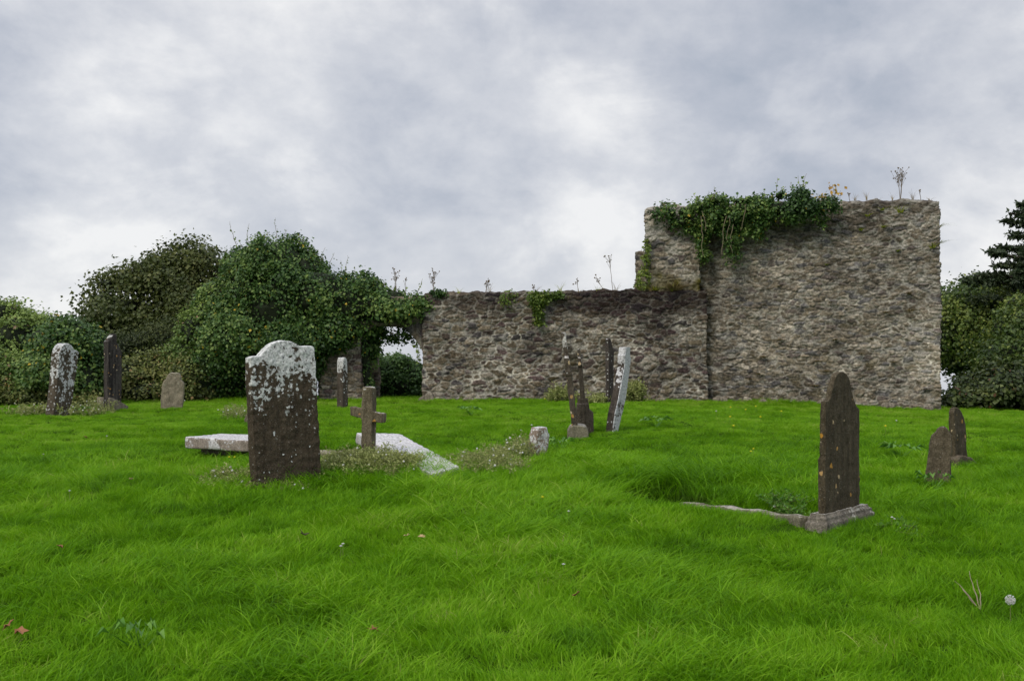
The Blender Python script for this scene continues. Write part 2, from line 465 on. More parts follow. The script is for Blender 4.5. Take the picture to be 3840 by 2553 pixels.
def up_stain(u, z, C, V):
    w = sstep(.05, .8, fbm(u * 3, z * 6, 0, 4, 95) + .25) * .6
    C = C * (1 - w)[:, None] + w[:, None] * np.array([.5, .49, .46])
    m = .75 * sstep(.35, .0, z - 3.6 + .15 * fbm(u * 3, z * 3, 0, 3, 96)); m = m + .5 * sstep(.3, .9, fbm(u * 4, z * 3, 0, 3, 97)) * sstep(1.2, .2, z - 3.5)
    return C * (1 - m)[:, None] + m[:, None] * np.array([.11, .10, .03])


o_ = wall_block('wall_end', UA, UB, .9, lambda u: wz(vx(477 - u * 1.5), 26.9), 3.2, .23, .115, 9, PAL_B * 1.05, (.36, .34, .3), stain=up_stain, parent=None, amp=1.25); unpar(o_, tr); o_['label'] = 'pale lichened end of the wall above the low wall'
SA, SB = wxy(vx(1464), 28.3), wxy(vx(1500), 28.2)
o_ = wall_block('rear_wall', SA, SB, 1.6, lambda u: wz(vx(581), 28.3), .3, .22, .11, 15, PAL_B, (.34, .32, .28), parent=None); unpar(o_, tr)

# arch ruin -------------------------------------------------------------
ar = empty('arch_ruin', (*wxy(1400, 27), TZ(*wxy(1400, 27))), 'ruined stone archway and pier smothered by ivy left of the low wall', 'arch')
c0, c1 = wxy(1200, 26.9), wxy(1352, 26.9)
o_ = wall_block('pier', c0, c1, .7, lambda u: 3.3, .3, .24, .11, 21, PAL_A, (.3, .28, .25), parent=None); unpar(o_, ar)
o_ = wall_block('rear_pier', wxy(1385, 27.9), wxy(1415, 27.9), .35, lambda u: 3.2, .3, .2, .11, 23, PAL_A * 1.2, (.3, .28, .25), res=.03, parent=None); unpar(o_, ar)
# arch ring: swept block from the low wall's end over the opening
bmx = []
cxp, nA = 1480, 26
Vs = []; Cs = []
for i in range(nA + 1):
    t_ = i / nA; px = 1345 + (1595 - 1345) * t_
    low = 1222 + 155 * max(0, (t_ - .52) / .48) ** 2.2 * .75 + 60 * max(0, (.3 - t_) / .3) ** 2
    for q in range(9):
        zz = low + (1112 - low) * q / 8
        Vs.append((px, zz))
Vs = np.array(Vs); fr = np.array([tuple(P(a_, b_, 26.95)) for a_, b_ in Vs])
h, c_ = rubble(fr[:, 0], fr[:, 2], .2, .12, 31, PAL_A, (.26, .24, .2)); fr[:, 1] -= h * .8
bk = fr.copy(); bk[:, 1] = 27.6; n_ = len(fr)
I = np.arange(n_).reshape(nA + 1, 9); Q = lambda G, o1: np.stack([G[:-1, :-1], G[1:, :-1], G[1:, 1:], G[:-1, 1:]], -1).reshape(-1, 4) + o1
strip = lambda a_: np.stack([a_[:-1], a_[:-1] + n_, a_[1:] + n_, a_[1:]], -1)
Fa = np.concatenate([Q(I, 0), Q(I, n_)[:, ::-1], strip(I[:, 0]), strip(I[:, -1])[:, ::-1], strip(I[0, :])[:, ::-1], strip(I[-1, :])])
o_ = link('arch', mk('arch', np.concatenate([fr, bk]), Fa, False, cattr={'col': np.concatenate([c_, c_]) * .8}), M['rubble']); unpar(o_, ar)

# ------------------------------------------------------------------ weathered stone pieces
def stone_mat(name, base, base2, lich=(.62, .62, .60), lo=.0, hi=.0, height=1.2, z0=0, scale=7, orange=0.0, streak=.3, spots=.25, thr=.5, oc=(.5, .24, .04), soft=.03, topc=.35):
    """base/base2: stone colours; lo/hi: lichen cover at foot and at head"""
    m, t, o = newmat(name); tcn = t.nodes.new('ShaderNodeTexCoord'); ob = tcn.outputs['Object']
    s = t.nodes.new('ShaderNodeSeparateXYZ'); t.links.new(ob, s.inputs[0])
    n1 = tnoise(t, ob, 9, 8, .65); n2 = tnoise(t, ob, 70, 4, .7)
    mpn = t.nodes.new('ShaderNodeMapping'); t.links.new(ob, mpn.inputs[0]); mpn.inputs['Scale'].default_value = (14, 14, 1.6); n3 = tnoise(t, mpn.outputs[0], 1.3, 4, .6)
    c = mixc(t, ramp(t, n1, [(.3, 0.0), (.7, 1.0)]), base, base2)
    c = mixc(t, streak, c, ramp(t, n3, [(.35, tuple(x * .45 for x in base)), (.65, tuple(x * 1.3 for x in base2))]))
    c = mixc(t, 1.0, c, ramp(t, n2, [(.3, .55), (.5, 1.0), (.7, 1.7)]), 'MULTIPLY')
    zf = math_n(t, 'DIVIDE', math_n(t, 'SUBTRACT', s.outputs[2], z0), height, clamp=True)
    amt = math_n(t, 'MULTIPLY_ADD', math_n(t, 'POWER', zf, 1.6), hi - lo, lo)
    gn = t.nodes.new('ShaderNodeNewGeometry'); sg = t.nodes.new('ShaderNodeSeparateXYZ'); t.links.new(gn.outputs['True Normal'], sg.inputs[0])
    amt = math_n(t, 'ADD', amt, math_n(t, 'MULTIPLY', math_n(t, 'MAXIMUM', math_n(t, 'SUBTRACT', sg.outputs[2], .4), 0.0), topc))
    nl = math_n(t, 'MULTIPLY_ADD', tnoise(t, ob, scale * .45, 2, .5, .3), .75, .125)
    nl = math_n(t, 'ADD', nl, math_n(t, 'MULTIPLY_ADD', tnoise(t, ob, scale * 1.9, 5, .62), .8, -.40))
    # rounded rosettes
    vr = t.nodes.new('ShaderNodeTexVoronoi'); vr.feature = 'F1'; vr.inputs['Scale'].default_value = scale * 1.9; vr.inputs['Randomness'].default_value = 1
    dn = t.nodes.new('ShaderNodeVectorMath'); dn.operation = 'ADD'; t.links.new(ob, dn.inputs[0]); nc = t.nodes.new('ShaderNodeTexNoise'); nc.inputs['Scale'].default_value = scale * 4; t.links.new(ob, nc.inputs['Vector'])
    scn = t.nodes.new('ShaderNodeVectorMath'); scn.operation = 'SCALE'; t.links.new(nc.outputs['Color'], scn.inputs[0]); scn.inputs[3].default_value = .12 / scale * 2; t.links.new(scn.outputs[0], dn.inputs[1]); t.links.new(dn.outputs[0], vr.inputs['Vector'])
    sepc = t.nodes.new('ShaderNodeSeparateColor'); t.links.new(vr.outputs['Color'], sepc.inputs[0])
    ros = math_n(t, 'SUBTRACT', math_n(t, 'MULTIPLY', sepc.outputs[0], .5), math_n(t, 'MULTIPLY', vr.outputs['Distance'], 1.0))
    a1 = math_n(t, 'SUBTRACT', math_n(t, 'ADD', nl, amt), 1.0)                   # patches
    a2 = math_n(t, 'ADD', math_n(t, 'SUBTRACT', ros, spots * -1.0 + .62 if False else .36 - spots), math_n(t, 'MULTIPLY_ADD', amt, .55, -.17))
    cov = math_n(t, 'MAXIMUM', a1, a2 if spots > 0 else a1)
    mask = ramp(t, math_n(t, 'MULTIPLY_ADD', cov, 1.0, .5), [(.5, 0.0), (.5 + soft, 1.0)])
    crust = ramp(t, tnoise(t, ob, 38, 6, .75), [(.34, .12), (.46, .58), (.58, .9), (.75, 1.1)])
    c = mixc(t, math_n(t, 'MULTIPLY', ramp(t, tnoise(t, ob, 85, 3, .6), [(.62, 0.0), (.68, 1.0)]), .45), c, (.34, .32, .28))
    lc = mixc(t, 1.0, lich, crust, 'MULTIPLY')
    c = mixc(t, mask, c, lc)
    if orange > 0:
        v2 = t.nodes.new('ShaderNodeTexVoronoi'); v2.inputs['Scale'].default_value = 16; m2 = t.nodes.new('ShaderNodeMapping'); t.links.new(ob, m2.inputs[0]); m2.inputs['Location'].default_value = (3, 5, 7); m2.inputs['Scale'].default_value = (1.2, 1.2, 1.0); ad2 = t.nodes.new('ShaderNodeVectorMath'); ad2.operation = 'ADD'; t.links.new(m2.outputs[0], ad2.inputs[0]); sn2 = t.nodes.new('ShaderNodeVectorMath'); sn2.operation = 'SCALE'; nn2 = t.nodes.new('ShaderNodeTexNoise'); nn2.inputs['Scale'].default_value = 30; t.links.new(ob, nn2.inputs['Vector']); t.links.new(nn2.outputs['Color'], sn2.inputs[0]); sn2.inputs[3].default_value = .035; t.links.new(sn2.outputs[0], ad2.inputs[1]); t.links.new(ad2.outputs[0], v2.inputs['Vector'])
        sc2 = t.nodes.new('ShaderNodeSeparateColor'); t.links.new(v2.outputs['Color'], sc2.inputs[0])
        q = math_n(t, 'SUBTRACT', math_n(t, 'MULTIPLY', math_n(t, 'POWER', sc2.outputs[1], 4.0), orange), v2.outputs['Distance'])
        c = mixc(t, ramp(t, math_n(t, 'ADD', q, .5), [(.5, 0.0), (.56, .9)]), c, mixc(t, sc2.outputs[2], oc, (.5, .45, .33)))
    bh = math_n(t, 'ADD', math_n(t, 'MULTIPLY', n1, .7), math_n(t, 'MULTIPLY_ADD', n2, .35, math_n(t, 'MULTIPLY', mask, .12)))
    principled(t, o, c, .95, bumpn(t, bh, .8, .012), .12); return m


def pieces_mesh(name, pieces, voxel=.014, amp=.006, freq=14, seed=0, pit=.0):
    """pieces: list of (outline [(x,z)...], y0, y1) in local metres; unioned by a voxel remesh and weathered"""
    bm = bmesh.new()
    for pts, y0, y1 in pieces:
        f = [bm.verts.new((x, y0, z)) for x, z in pts]; b = [bm.verts.new((x, y1, z)) for x, z in pts]
        n = len(pts)
        bm.faces.new(f); bm.faces.new(b[::-1])
        for i in range(n): bm.faces.new((f[i], b[i], b[(i + 1) % n], f[(i + 1) % n]))
    bmesh.ops.recalc_face_normals(bm, faces=bm.faces)
    return weather(name, bm, voxel, amp, freq, seed)


def weather(name, bm, voxel, amp, freq, seed):
    me = bpy.data.meshes.new(name); bm.to_mesh(me); bm.free()
    tmp = bpy.data.objects.new('tmp', me); col.objects.link(tmp)
    md = tmp.modifiers.new('r', 'REMESH'); md.mode = 'VOXEL'; md.voxel_size = voxel
    sm = tmp.modifiers.new('s', 'SMOOTH'); sm.factor = .5; sm.iterations = 2
    dg = bpy.context.evaluated_depsgraph_get(); ev = tmp.evaluated_get(dg); m2 = bpy.data.meshes.new_from_object(ev)
    bpy.data.objects.remove(tmp); bpy.data.meshes.remove(me)
    n = len(m2.vertices); co = np.empty(n * 3, np.float32); m2.vertices.foreach_get('co', co); co = co.reshape(-1, 3)
    no = np.empty(n * 3, np.float32); m2.vertices.foreach_get('normal', no); no = no.reshape(-1, 3)
    d = amp * fbm(co[:, 0] * freq, co[:, 1] * freq, co[:, 2] * freq, 4, seed) + amp * .9 * fbm(co[:, 0] * 3, co[:, 1] * 3, co[:, 2] * 3, 2, seed + 3)
    co = co + no * d[:, None]; m2.vertices.foreach_set('co', co.ravel().astype(np.float32)); m2.update(); m2.name = name
    m2.polygons.foreach_set('use_smooth', np.ones(len(m2.polygons), bool)); m2.materials.clear()
    return m2


class Crop:
    def __init__(s, ox, oy, k): s.o = (ox, oy); s.k = k
    def __call__(s, x, y): return s.o[0] + x / s.k, s.o[1] + y / s.k


C1 = Crop(100, 1200, 3.5636); C2 = Crop(640, 1200, 2.1445); C3 = Crop(1900, 1200, 2.6133); C5 = Crop(2200, 1350, 1.5727); C4 = Crop(2300, 600, 1.5677); C7 = Crop(1500, 950, 1.9658)


def outline(crop, pts, base, Y, a, lean=0, sink=.25, corner=None):
    """photo outline of the front face -> local (x,z) metres relative to the base pixel, widened for the yaw"""
    bx, by = crop(*base); B = P(bx, by, Y); r = []; sa, ca = math.sin(a), math.cos(a)
    for p in pts:
        d = pixdir(*crop(*p)); t = (B.x * sa - B.y * ca) / (d.x * sa - d.y * ca)
        r.append(((t * d.x - B.x) / ca, EYE + t * d.z - B.z))
    return r


# --- big foreground stone
def place(crop, base, Y=None):
    px, py = crop(*base)
    return ground(px, py) if Y is None else Vector((P(px, HY, Y).x, Y, TZ(P(px, HY, Y).x, Y)))


p = place(C2, (950, 1345)); a = rad(40)
ol = outline(C2, [(690, 1500), (683, 1290), (662, 850), (648, 560), (640, 305), (662, 290), (728, 288), (738, 268), (765, 238), (805, 200), (850, 174), (915, 163), (975, 172), (1015, 192), (1036, 210), (1146, 208), (1160, 226), (1172, 480), (1190, 760), (1205, 1050), (1216, 1345), (1222, 1500)], (950, 1345), p.y, a)
me = pieces_mesh('headstone', [(ol, 0, .115)], .010, .0045, 22, 1)
M['big'] = stone_mat('big_stone_surface', (.026, .019, .012), (.085, .066, .046), (.74, .75, .74), .22, .67, 1.25, .1, 11, .06, .2, .15)
o_ = link('headstone', me, M['big'], None, p, (0, 0, a))
tag(o_, 'large dark round-shouldered gravestone with white lichen over its top half', 'gravestone')
BIG = o_

# --- 1 far left leaning stone
p = place(C1, (420, 1290)); a = rad(62); ln = rad(0)
ol = outline(C1, [(330, 1420), (368, 1180), (404, 850), (426, 560), (436, 430), (446, 425), (458, 385), (480, 340), (520, 312), (565, 312), (600, 335), (624, 380), (632, 405), (672, 402), (700, 425), (690, 520), (662, 720), (635, 900), (612, 1050), (592, 1220), (570, 1420)], (420, 1290), p.y, a)
M['leftw'] = stone_mat('left_stone_surface', (.04, .032, .022), (.095, .078, .058), (.66, .67, .67), .40, .54, 1.15, .0, 10, .0, .25, .25)
o_ = link('headstone', pieces_mesh('headstone', [(ol, 0, .21)], .012, .004, 18, 2), M['leftw'], None, p, (0, 0, a))
tag(o_, 'leaning gravestone with a round head almost white with lichen, at the far left', 'gravestone')

# --- 2 tall dark broken stone on plinth
p = place(C1, (1110, 1215)); a = rad(60)
e_ = empty('headstone', p, 'tall dark gravestone with a broken pointed top standing in a sloping plinth', 'gravestone', rot=(0, 0, a))
ol = outline(C1, [(1102, 1260), (1104, 320), (1100, 295), (1120, 270), (1150, 225), (1190, 185), (1215, 190), (1224, 300), (1245, 345), (1272, 385), (1292, 430), (1290, 700), (1283, 1260)], (1110, 1215), p.y, a)
M['dark'] = stone_mat('dark_slate', (.022, .019, .020), (.055, .048, .044), (.6, .6, .58), .0, .42, 1.6, 0, 9, .30, .75, .0)
link('slab', pieces_mesh('slab', [(ol, .03, .165)], .012, .003, 14, 3), M['dark'], e_)
k = p.y / F / 3.5636
ol2 = outline(C1, [(1105, 1320), (1105, 1032), (1150, 1040), (1362, 1150), (1362, 1320)], (1110, 1215), p.y, a)
M['plinth'] = stone_mat('plinth_stone', (.12, .105, .08), (.22, .19, .15), (.4, .37, .3), .25, .35, .4, 0, 9, .05, .5, .1)
link('plinth', pieces_mesh('plinth', [(ol2, 0, .36)], .014, .004, 14, 4), M['plinth'], e_)

# --- 3 small tan stone
p = place(C1, (1930, 1190)); a = rad(12)
ol = outline(C1, [(1778, 1330), (1785, 1150), (1800, 900), (1812, 858), (1835, 805), (1862, 795), (1868, 760), (1885, 728), (1920, 704), (1990, 702), (2035, 712), (2058, 760), (2062, 800), (2100, 850), (2102, 950), (2085, 1150), (2080, 1330)], (1930, 1190), p.y, a)
M['tan'] = stone_mat('tan_stone', (.14, .12, .085), (.26, .225, .165), (.36, .33, .25), .3, .45, .8, 0, 11, .06, .3, .1)
o_ = link('headstone', pieces_mesh('headstone', [(ol, 0, .16)], .013, .007, 14, 5), M['tan'], None, p, (0, 0, a))
tag(o_, 'short tan gravestone with stepped rounded top before the hedge', 'gravestone')

# --- 5 narrow white capped stone
p = place(C2, (1385, 712)); a = rad(55)
ol = outline(C2, [(1385, 800), (1385, 420), (1386, 330), (1395, 302), (1408, 302), (1418, 325), (1424, 400), (1431, 800)], (1385, 712), p.y, a)
M['narrow'] = stone_mat('narrow_stone', (.035, .027, .02), (.085, .07, .055), (.66, .66, .65), .34, .72, 1.15, .1, 8, .0, .35, .13)
o_ = link('headstone', pieces_mesh('headstone', [(ol, 0, .17)], .013, .004, 14, 6), M['narrow'], None, p, (0, 0, a))
tag(o_, 'narrow upright gravestone with a white lichen cap in front of the ivy pier', 'gravestone')

# --- cross
p = place(C2, (1572, 1190)); a = rad(-14); k = p.y / F / 2.1445
up = outline(C2, [(1530, 1300), (1530, 1050), (1536, 700), (1542, 540), (1560, 535), (1605, 538), (1622, 548), (1622, 760), (1616, 1050), (1614, 1300)], (1572, 1190), p.y, a)
ar1 = outline(C2, [(1438, 694), (1535, 716), (1625, 738), (1704, 752), (1702, 832), (1622, 815), (1535, 792), (1445, 768)], (1572, 1190), p.y, a)
M['cross'] = stone_mat('cross_stone', (.075, .062, .040), (.15, .128, .085), (.6, .58, .54), .12, .42, .9, .1, 10, .5, .5, .0, oc=(.42, .20, .03))
o_ = link('cross', pieces_mesh('cross', [(up, -.005, .125), (ar1, .0, .12)], .010, .003, 18, 7), M['cross'], None, p, (0, 0, a))
tag(o_, 'small plain stone cross with rusty lichen among the dry weeds', 'cross')

# --- generic box from 4 top corners
def ledger(name, tops, th, mat, seed, parent=None, voxel=.016, amp=.004):
    c0 = sum(tops, Vector()) / 4; n = (tops[1] - tops[0]).cross(tops[3] - tops[0]).normalized()
    if n.z < 0: n = -n
    bm = bmesh.new(); T = [bm.verts.new(q - c0) for q in tops]; B = [bm.verts.new(q - c0 - n * th) for q in tops]
    bm.faces.new(T); bm.faces.new(B[::-1])
    for i in range(4): bm.faces.new((T[i], B[i], B[(i + 1) % 4], T[(i + 1) % 4]))
    bmesh.ops.recalc_face_normals(bm, faces=bm.faces)
    me = weather(name, bm, voxel, amp, 16, seed)
    if parent: o = link(name, me, mat, parent, c0 - parent.location)
    else: o = link(name, me, mat, None, c0)
    return o


def PC(crop, x, y, Y): px, py = crop(x, y); return P(px, py, Y)


M['ledger'] = stone_mat('ledger_stone', (.16, .13, .11), (.28, .24, .21), (.68, .67, .68), .44, .46, .16, -.09, 11, .0, .2, .14, topc=1.1)
M['ledgerw'] = stone_mat('white_ledger', (.30, .28, .27), (.45, .43, .42), (.70, .69, .70), .44, .46, .2, -.1, 11, .0, .2, .14, topc=1.1)
tb = empty('table_tomb', place(C2, (500, 1050), 12.3), 'low table tomb with white lichened ledger behind the large dark gravestone', 'tomb')
ledger('ledger', [PC(C2, 118, 938, 12.2), PC(C2, 905, 985, 11.7), PC(C2, 960, 930, 12.9), PC(C2, 405, 913, 13.5)], .125, M['ledger'], 8, tb)
M['base'] = stone_mat('base_stone', (.12, .10, .07), (.20, .17, .13), (.4, .38, .32), .3, .4, .5, -.2, 9)
b0 = [PC(C2, 240, 1000, 12.45), PC(C2, 860, 1025, 12.0), PC(C2, 920, 990, 12.7), PC(C2, 450, 980, 13.1)]
ledger('base', b0, .4, M['base'], 9, tb)
o_ = ledger('fallen_slab', [PC(C2, 1492, 905, 13.3), PC(C2, 1850, 914, 13.5), PC(C2, 2330, 1175, 10.95), PC(C2, 2090, 1235, 10.6)], .13, M['ledgerw'], 10)
tag(o_, 'white ledger slab sloping down into the grass behind the stone cross', 'grave slab')
# low kerb stones between tomb and slab
o_ = ledger('kerbstone', [PC(C2, 1150, 1062, 12.0), PC(C2, 1620, 1078, 12.0), PC(C2, 1620, 1048, 12.35), PC(C2, 1150, 1040, 12.35)], .2, M['tan'], 12)
tag(o_, 'low tan kerbstone between the large gravestone and the cross', 'kerbstone')
# little dark stone peeping out left of the big one
p = place(C2, (605, 825)); ol = outline(C2, [(585, 860), (588, 800), (600, 770), (618, 745), (660, 745), (670, 860)], (605, 825), p.y, 0)
o_ = link('grave_marker', pieces_mesh('grave_marker', [(ol, 0, .12)], .012, .005, 14, 13), M['base'], None, p); tag(o_, 'small dark pointed stone peeping out left of the large gravestone', 'grave marker')

# --- 9 white stump
p = place(C3, (315, 1345)); a = rad(38)
ol = outline(C3, [(262, 1480), (268, 1345), (275, 1200), (296, 1085), (312, 1050), (388, 1046), (394, 1080), (412, 1130), (403, 1200), (385, 1345), (385, 1480)], (315, 1345), p.y, a)
M['stump'] = stone_mat('stump_stone', (.16, .12, .09), (.26, .21, .17), (.68, .68, .67), .50, .58, .6, 0, 12, .12, .3, .1)
o_ = link('grave_marker', pieces_mesh('grave_marker', [(ol, -.02, .13)], .012, .005, 14, 14), M['stump'], None, p, (0, 0, a))
tag(o_, 'stubby broken white stone post alone in the grass', 'grave marker')

# --- cluster of thin stones seen edge-on
M['edge'] = stone_mat('edge_stone', (.032, .026, .02), (.085, .07, .052), (.62, .6, .56), .12, .60, 1.3, .1, 9, .55, .5, .06, oc=(.36, .2, .05))
M['edgebase'] = stone_mat('edge_base', (.10, .092, .064), (.19, .175, .125), (.45, .42, .36), .3, .4, .5, 0, 9, .1, .3, .1)
pa = place(C3, (690, 1160)); Y = pa.y
e_ = empty('headstone', pa, 'tallest thin orange-topped monument leaning left, seen edge on before the low wall', 'gravestone', 'thin edge-on stones before the low wall', (0, 0, -pa.x / pa.y))
Ol = lambda pts, b, Y_: outline(C3, pts, b, Y_, 0)
B_ = (690, 1160)
link('shaft', pieces_mesh('shaft', [(Ol([(562, 372), (612, 368), (640, 545), (700, 1060), (640, 1060), (590, 620)], B_, Y), -.02, .40), (Ol([(526, 118), (576, 115), (586, 182), (580, 185), (598, 270), (612, 380), (568, 380), (545, 240), (536, 186), (528, 182)], B_, Y), .09, .29),
     (Ol([(560, 360), (606, 356), (612, 402), (566, 406)], B_, Y), .0, .38), (Ol([(572, 500), (630, 495), (634, 542), (580, 548)], B_, Y), -.035, .415)], .010, .003, 16, 15), M['edge'], e_)
link('plinth', pieces_mesh('plinth', [(Ol([(592, 1280), (594, 1085), (618, 1045), (655, 1028), (720, 1030), (772, 1042), (800, 1090), (802, 1280)], B_, Y), -.12, .5)], .013, .005, 14, 16), M['edgebase'], e_)
pb = place(C3, (780, 1130)); pb = Vector((P(*C3(780, 1130), pa.y + .75).x, pa.y + .75, 0)); pb.z = TZ(pb.x, pb.y); Y = pb.y
zs = EYE + (HY - (1200 + 1130 / 2.6133)) * Y / F; pb.z = zs
e_ = empty('headstone', pb, 'thin straight monument on a stepped grey block, right of the tallest edge-on one', 'gravestone', 'thin edge-on stones before the low wall', (0, 0, -pb.x / pb.y))
B_ = (780, 1130)
link('shaft', pieces_mesh('shaft', [(Ol([(697, 365), (728, 362), (742, 480), (768, 780), (722, 780), (704, 500)], B_, Y), 0, .42), (Ol([(688, 280), (719, 278), (732, 400), (700, 400)], B_, Y), .12, .3), (Ol([(696, 430), (736, 428), (738, 452), (698, 455)], B_, Y), -.02, .44)], .010, .003, 16, 17), M['edge'], e_)
link('base_block', pieces_mesh('base_block', [(Ol([(695, 768), (796, 768), (800, 830), (690, 830)], B_, Y), .0, .42), (Ol([(682, 820), (806, 820), (808, 872), (846, 905), (862, 1300), (700, 1300)], B_, Y), -.04, .46)], .012, .004, 14, 18), M['edge'], e_)
B_ = (1010, 832); Y = 24.3; pc = P(*C3(*B_), Y); pc.z = TZ(pc.x, Y)
ol = outline(C3, [(1003, 860), (1003, 230), (1000, 200), (1008, 184), (1022, 200), (1036, 250), (1054, 330), (1050, 560), (1042, 860)], B_, Y, rad(60))
o_ = link('headstone', pieces_mesh('headstone', [(ol, 0, .09)], .010, .003, 14, 19), stone_mat('third_stone', (.03, .025, .024), (.075, .063, .055), (.66, .66, .65), .34, .35, 1.3, .1, 7, .0, .5, .12), None, pc, (0, 0, rad(60)))
tag(o_, 'dark round-topped gravestone seen edge on nearest the foot of the low wall', 'gravestone', 'thin edge-on stones before the low wall')
pd = place(C3, (1030, 1105)); Y = pd.y; a = rad(66); ln = rad(11)
ol = outline(C3, [(1036, 1200), (1040, 1100), (1064, 920), (1097, 780), (1127, 620), (1158, 450), (1160, 345), (1166, 330), (1172, 264), (1214, 266), (1212, 345), (1220, 380), (1212, 450), (1170, 760), (1088, 1108), (1082, 1200)], (1030, 1105), Y, a)
M['wlean'] = stone_mat('white_leaning_stone', (.06, .05, .042), (.12, .10, .085), (.62, .63, .63), .58, .72, 1.0, .1, 10, .0, .3, .14)
# the dark edge keeps less lichen: separate thin edge piece behind the front face
M['wedge'] = stone_mat('leaning_stone_edge', (.03, .025, .02), (.075, .062, .05), (.68, .68, .68), .22, .72, 1.05, .1, 8, .0, .4, .16)
e_ = empty('headstone', pd, 'thin gravestone leaning right, its face pure white with lichen and its edge dark', 'gravestone', 'thin edge-on stones before the low wall', rot=(0, 0, a))
link('face', pieces_mesh('face', [(ol, 0, .016)], .006, .002, 14, 20), M['wlean'], e_)
link('back', pieces_mesh('back', [([(x, z) for x, z in ol], .017, .115)], .010, .003, 14, 21), M['wedge'], e_)

# --- 11 tall right stone
p = place(C5, (1415, 1005)); a = rad(50)
e_ = empty('headstone', p, 'tall brown gravestone with rounded head on a chamfered plinth, at the grave kerb', 'gravestone', rot=(0, 0, a))
ol = outline(C5, [(1408, 930), (1408, 600), (1408, 262), (1412, 244), (1428, 238), (1440, 222), (1444, 190), (1452, 150), (1466, 108), (1478, 86), (1492, 75), (1506, 71), (1522, 74), (1537, 86), (1551, 112), (1562, 160), (1568, 205), (1580, 240), (1592, 272), (1609, 290), (1611, 400), (1611, 930)], (1415, 1005), p.y, a)
M['right'] = stone_mat('right_stone', (.040, .031, .019), (.085, .069, .045), (.5, .47, .38), .05, .1, 1.3, .1, 10, .5, .35, .0, oc=(.45, .22, .03))
th = 32 / 1.5727 * p.y / F / (math.sin(a) + .24 * math.cos(a))
o_ = link('slab', pieces_mesh('slab', [(ol, 0, th), ([(ol[0][0], ol[0][1] - .1), (ol[0][0], .55), (ol[0][0] + .05, .58), (ol[0][0] + .05, ol[0][1] - .1)], .0, th * 1.35)], .009, .003, 20, 22), M['right'], e_)
q = outline(C5, [(1410, 1090), (1408, 950), (1420, 912), (1640, 925), (1692, 955), (1690, 1090)], (1415, 1005), p.y, a)
M['rplinth'] = stone_mat('right_plinth', (.09, .078, .064), (.19, .17, .14), (.45, .43, .38), .30, .34, .25, -.05, 8, .1, .4, .15)
pw = 132 / 1.5727 * p.y / F / (math.sin(a) + .24 * math.cos(a))
bm = bmesh.new(); x0, x1 = q[0][0] - .09, q[-1][0] - .07; zt, zm = q[2][1] + .012, q[2][1] - .055
prof = [(x0, -.25), (x0, zm), (x0 + .05, zt), (x1 - .08, zt - .01), (x1, zm - .02), (x1, -.25)]
me = pieces_mesh('plinth', [([(x0, -.25), (x0, zm), (x1, zm), (x1, -.25)], -.05, pw - .05), ([(x0 + .04, -.1), (x0 + .04, zt), (x1 - .05, zt), (x1 - .05, -.1)], -.015, pw - .08), ([(x0 + .02, -.1), (x0 + .02, zt - .03), (x1 - .02, zt - .03), (x1 - .02, -.1)], -.034, pw - .065)], .011, .005, 14, 23)
link('plinth', me, M['rplinth'], e_)
# grave kerb
K0 = ground(*C5(1290, 985)); K1 = ground(*C5(560, 870))
K = []
n = 26
kp = [K0.lerp(K1, i / n) for i in range(n + 1)]
d = (K1 - K0); d.z = 0; d.normalize(); nrm = Vector((-d.y, d.x, 0))
tops = []
bm = bmesh.new(); rows = []
for i, c in enumerate(kp):
    zt = K0.z + (K1.z - K0.z) * i / n + .075 - .035 * (i / n) ** 1.5 + .006 * math.sin(i * .9)
    a1, b1 = c - nrm * .055, c + nrm * .055
    rows.append([bm.verts.new((a1.x - K0.x, a1.y - K0.y, -.35 )), bm.verts.new((a1.x - K0.x, a1.y - K0.y, zt - K0.z)), bm.verts.new((b1.x - K0.x, b1.y - K0.y, zt - K0.z)), bm.verts.new((b1.x - K0.x, b1.y - K0.y, -.35))])
for r1, r2 in zip(rows, rows[1:]):
    for j in range(4): bm.faces.new((r1[j], r1[(j + 1) % 4], r2[(j + 1) % 4], r2[j]))
bm.faces.new(rows[0]); bm.faces.new(rows[-1][::-1]); bmesh.ops.recalc_face_normals(bm, faces=bm.faces)
o_ = link('grave_kerb', weather('grave_kerb', bm, .012, .004, 14, 24), M['edgebase'], None, K0)
tag(o_, 'long thin stone grave kerb half sunk in grass beside the tall brown gravestone', 'kerb')

# --- 12 right pair
p = place(C5, (2065, 735)); a = rad(-22)
ol = outline(C5, [(1984, 800), (1990, 715), (2010, 590), (2022, 505), (2034, 450), (2050, 432), (2068, 408), (2085, 398), (2108, 396), (2128, 412), (2140, 436), (2150, 452), (2152, 560), (2147, 800)], (2065, 735), p.y, a)
M['rp'] = stone_mat('rough_brown_stone', (.055, .044, .028), (.12, .098, .068), (.62, .6, .56), .15, .42, .9, .1, 10, .08, .3, .04)
o_ = link('headstone', pieces_mesh('headstone', [(ol, 0, .12)], .012, .007, 16, 25), M['rp'], None, p, (0, 0, a)); tag(o_, 'rough leaning brown gravestone, the front one of the pair at right', 'gravestone')
p = place(C5, (2200, 635)); a = rad(50)
e_ = empty('headstone', p, 'dark pointed gravestone on a mossy base, the rear one of the pair at right', 'gravestone', rot=(0, 0, a))
ol = outline(C5, [(2156, 600), (2150, 400), (2145, 300), (2152, 268), (2166, 262), (2186, 280), (2203, 315), (2213, 360), (2218, 420), (2230, 600)], (2180, 620), p.y, a)
link('slab', pieces_mesh('slab', [(ol, 0, .06)], .010, .004, 16, 26), M['right'], e_)
ol = outline(C5, [(2158, 700), (2158, 575), (2180, 556), (2240, 566), (2270, 600), (2275, 700)], (2200, 630), p.y, a)
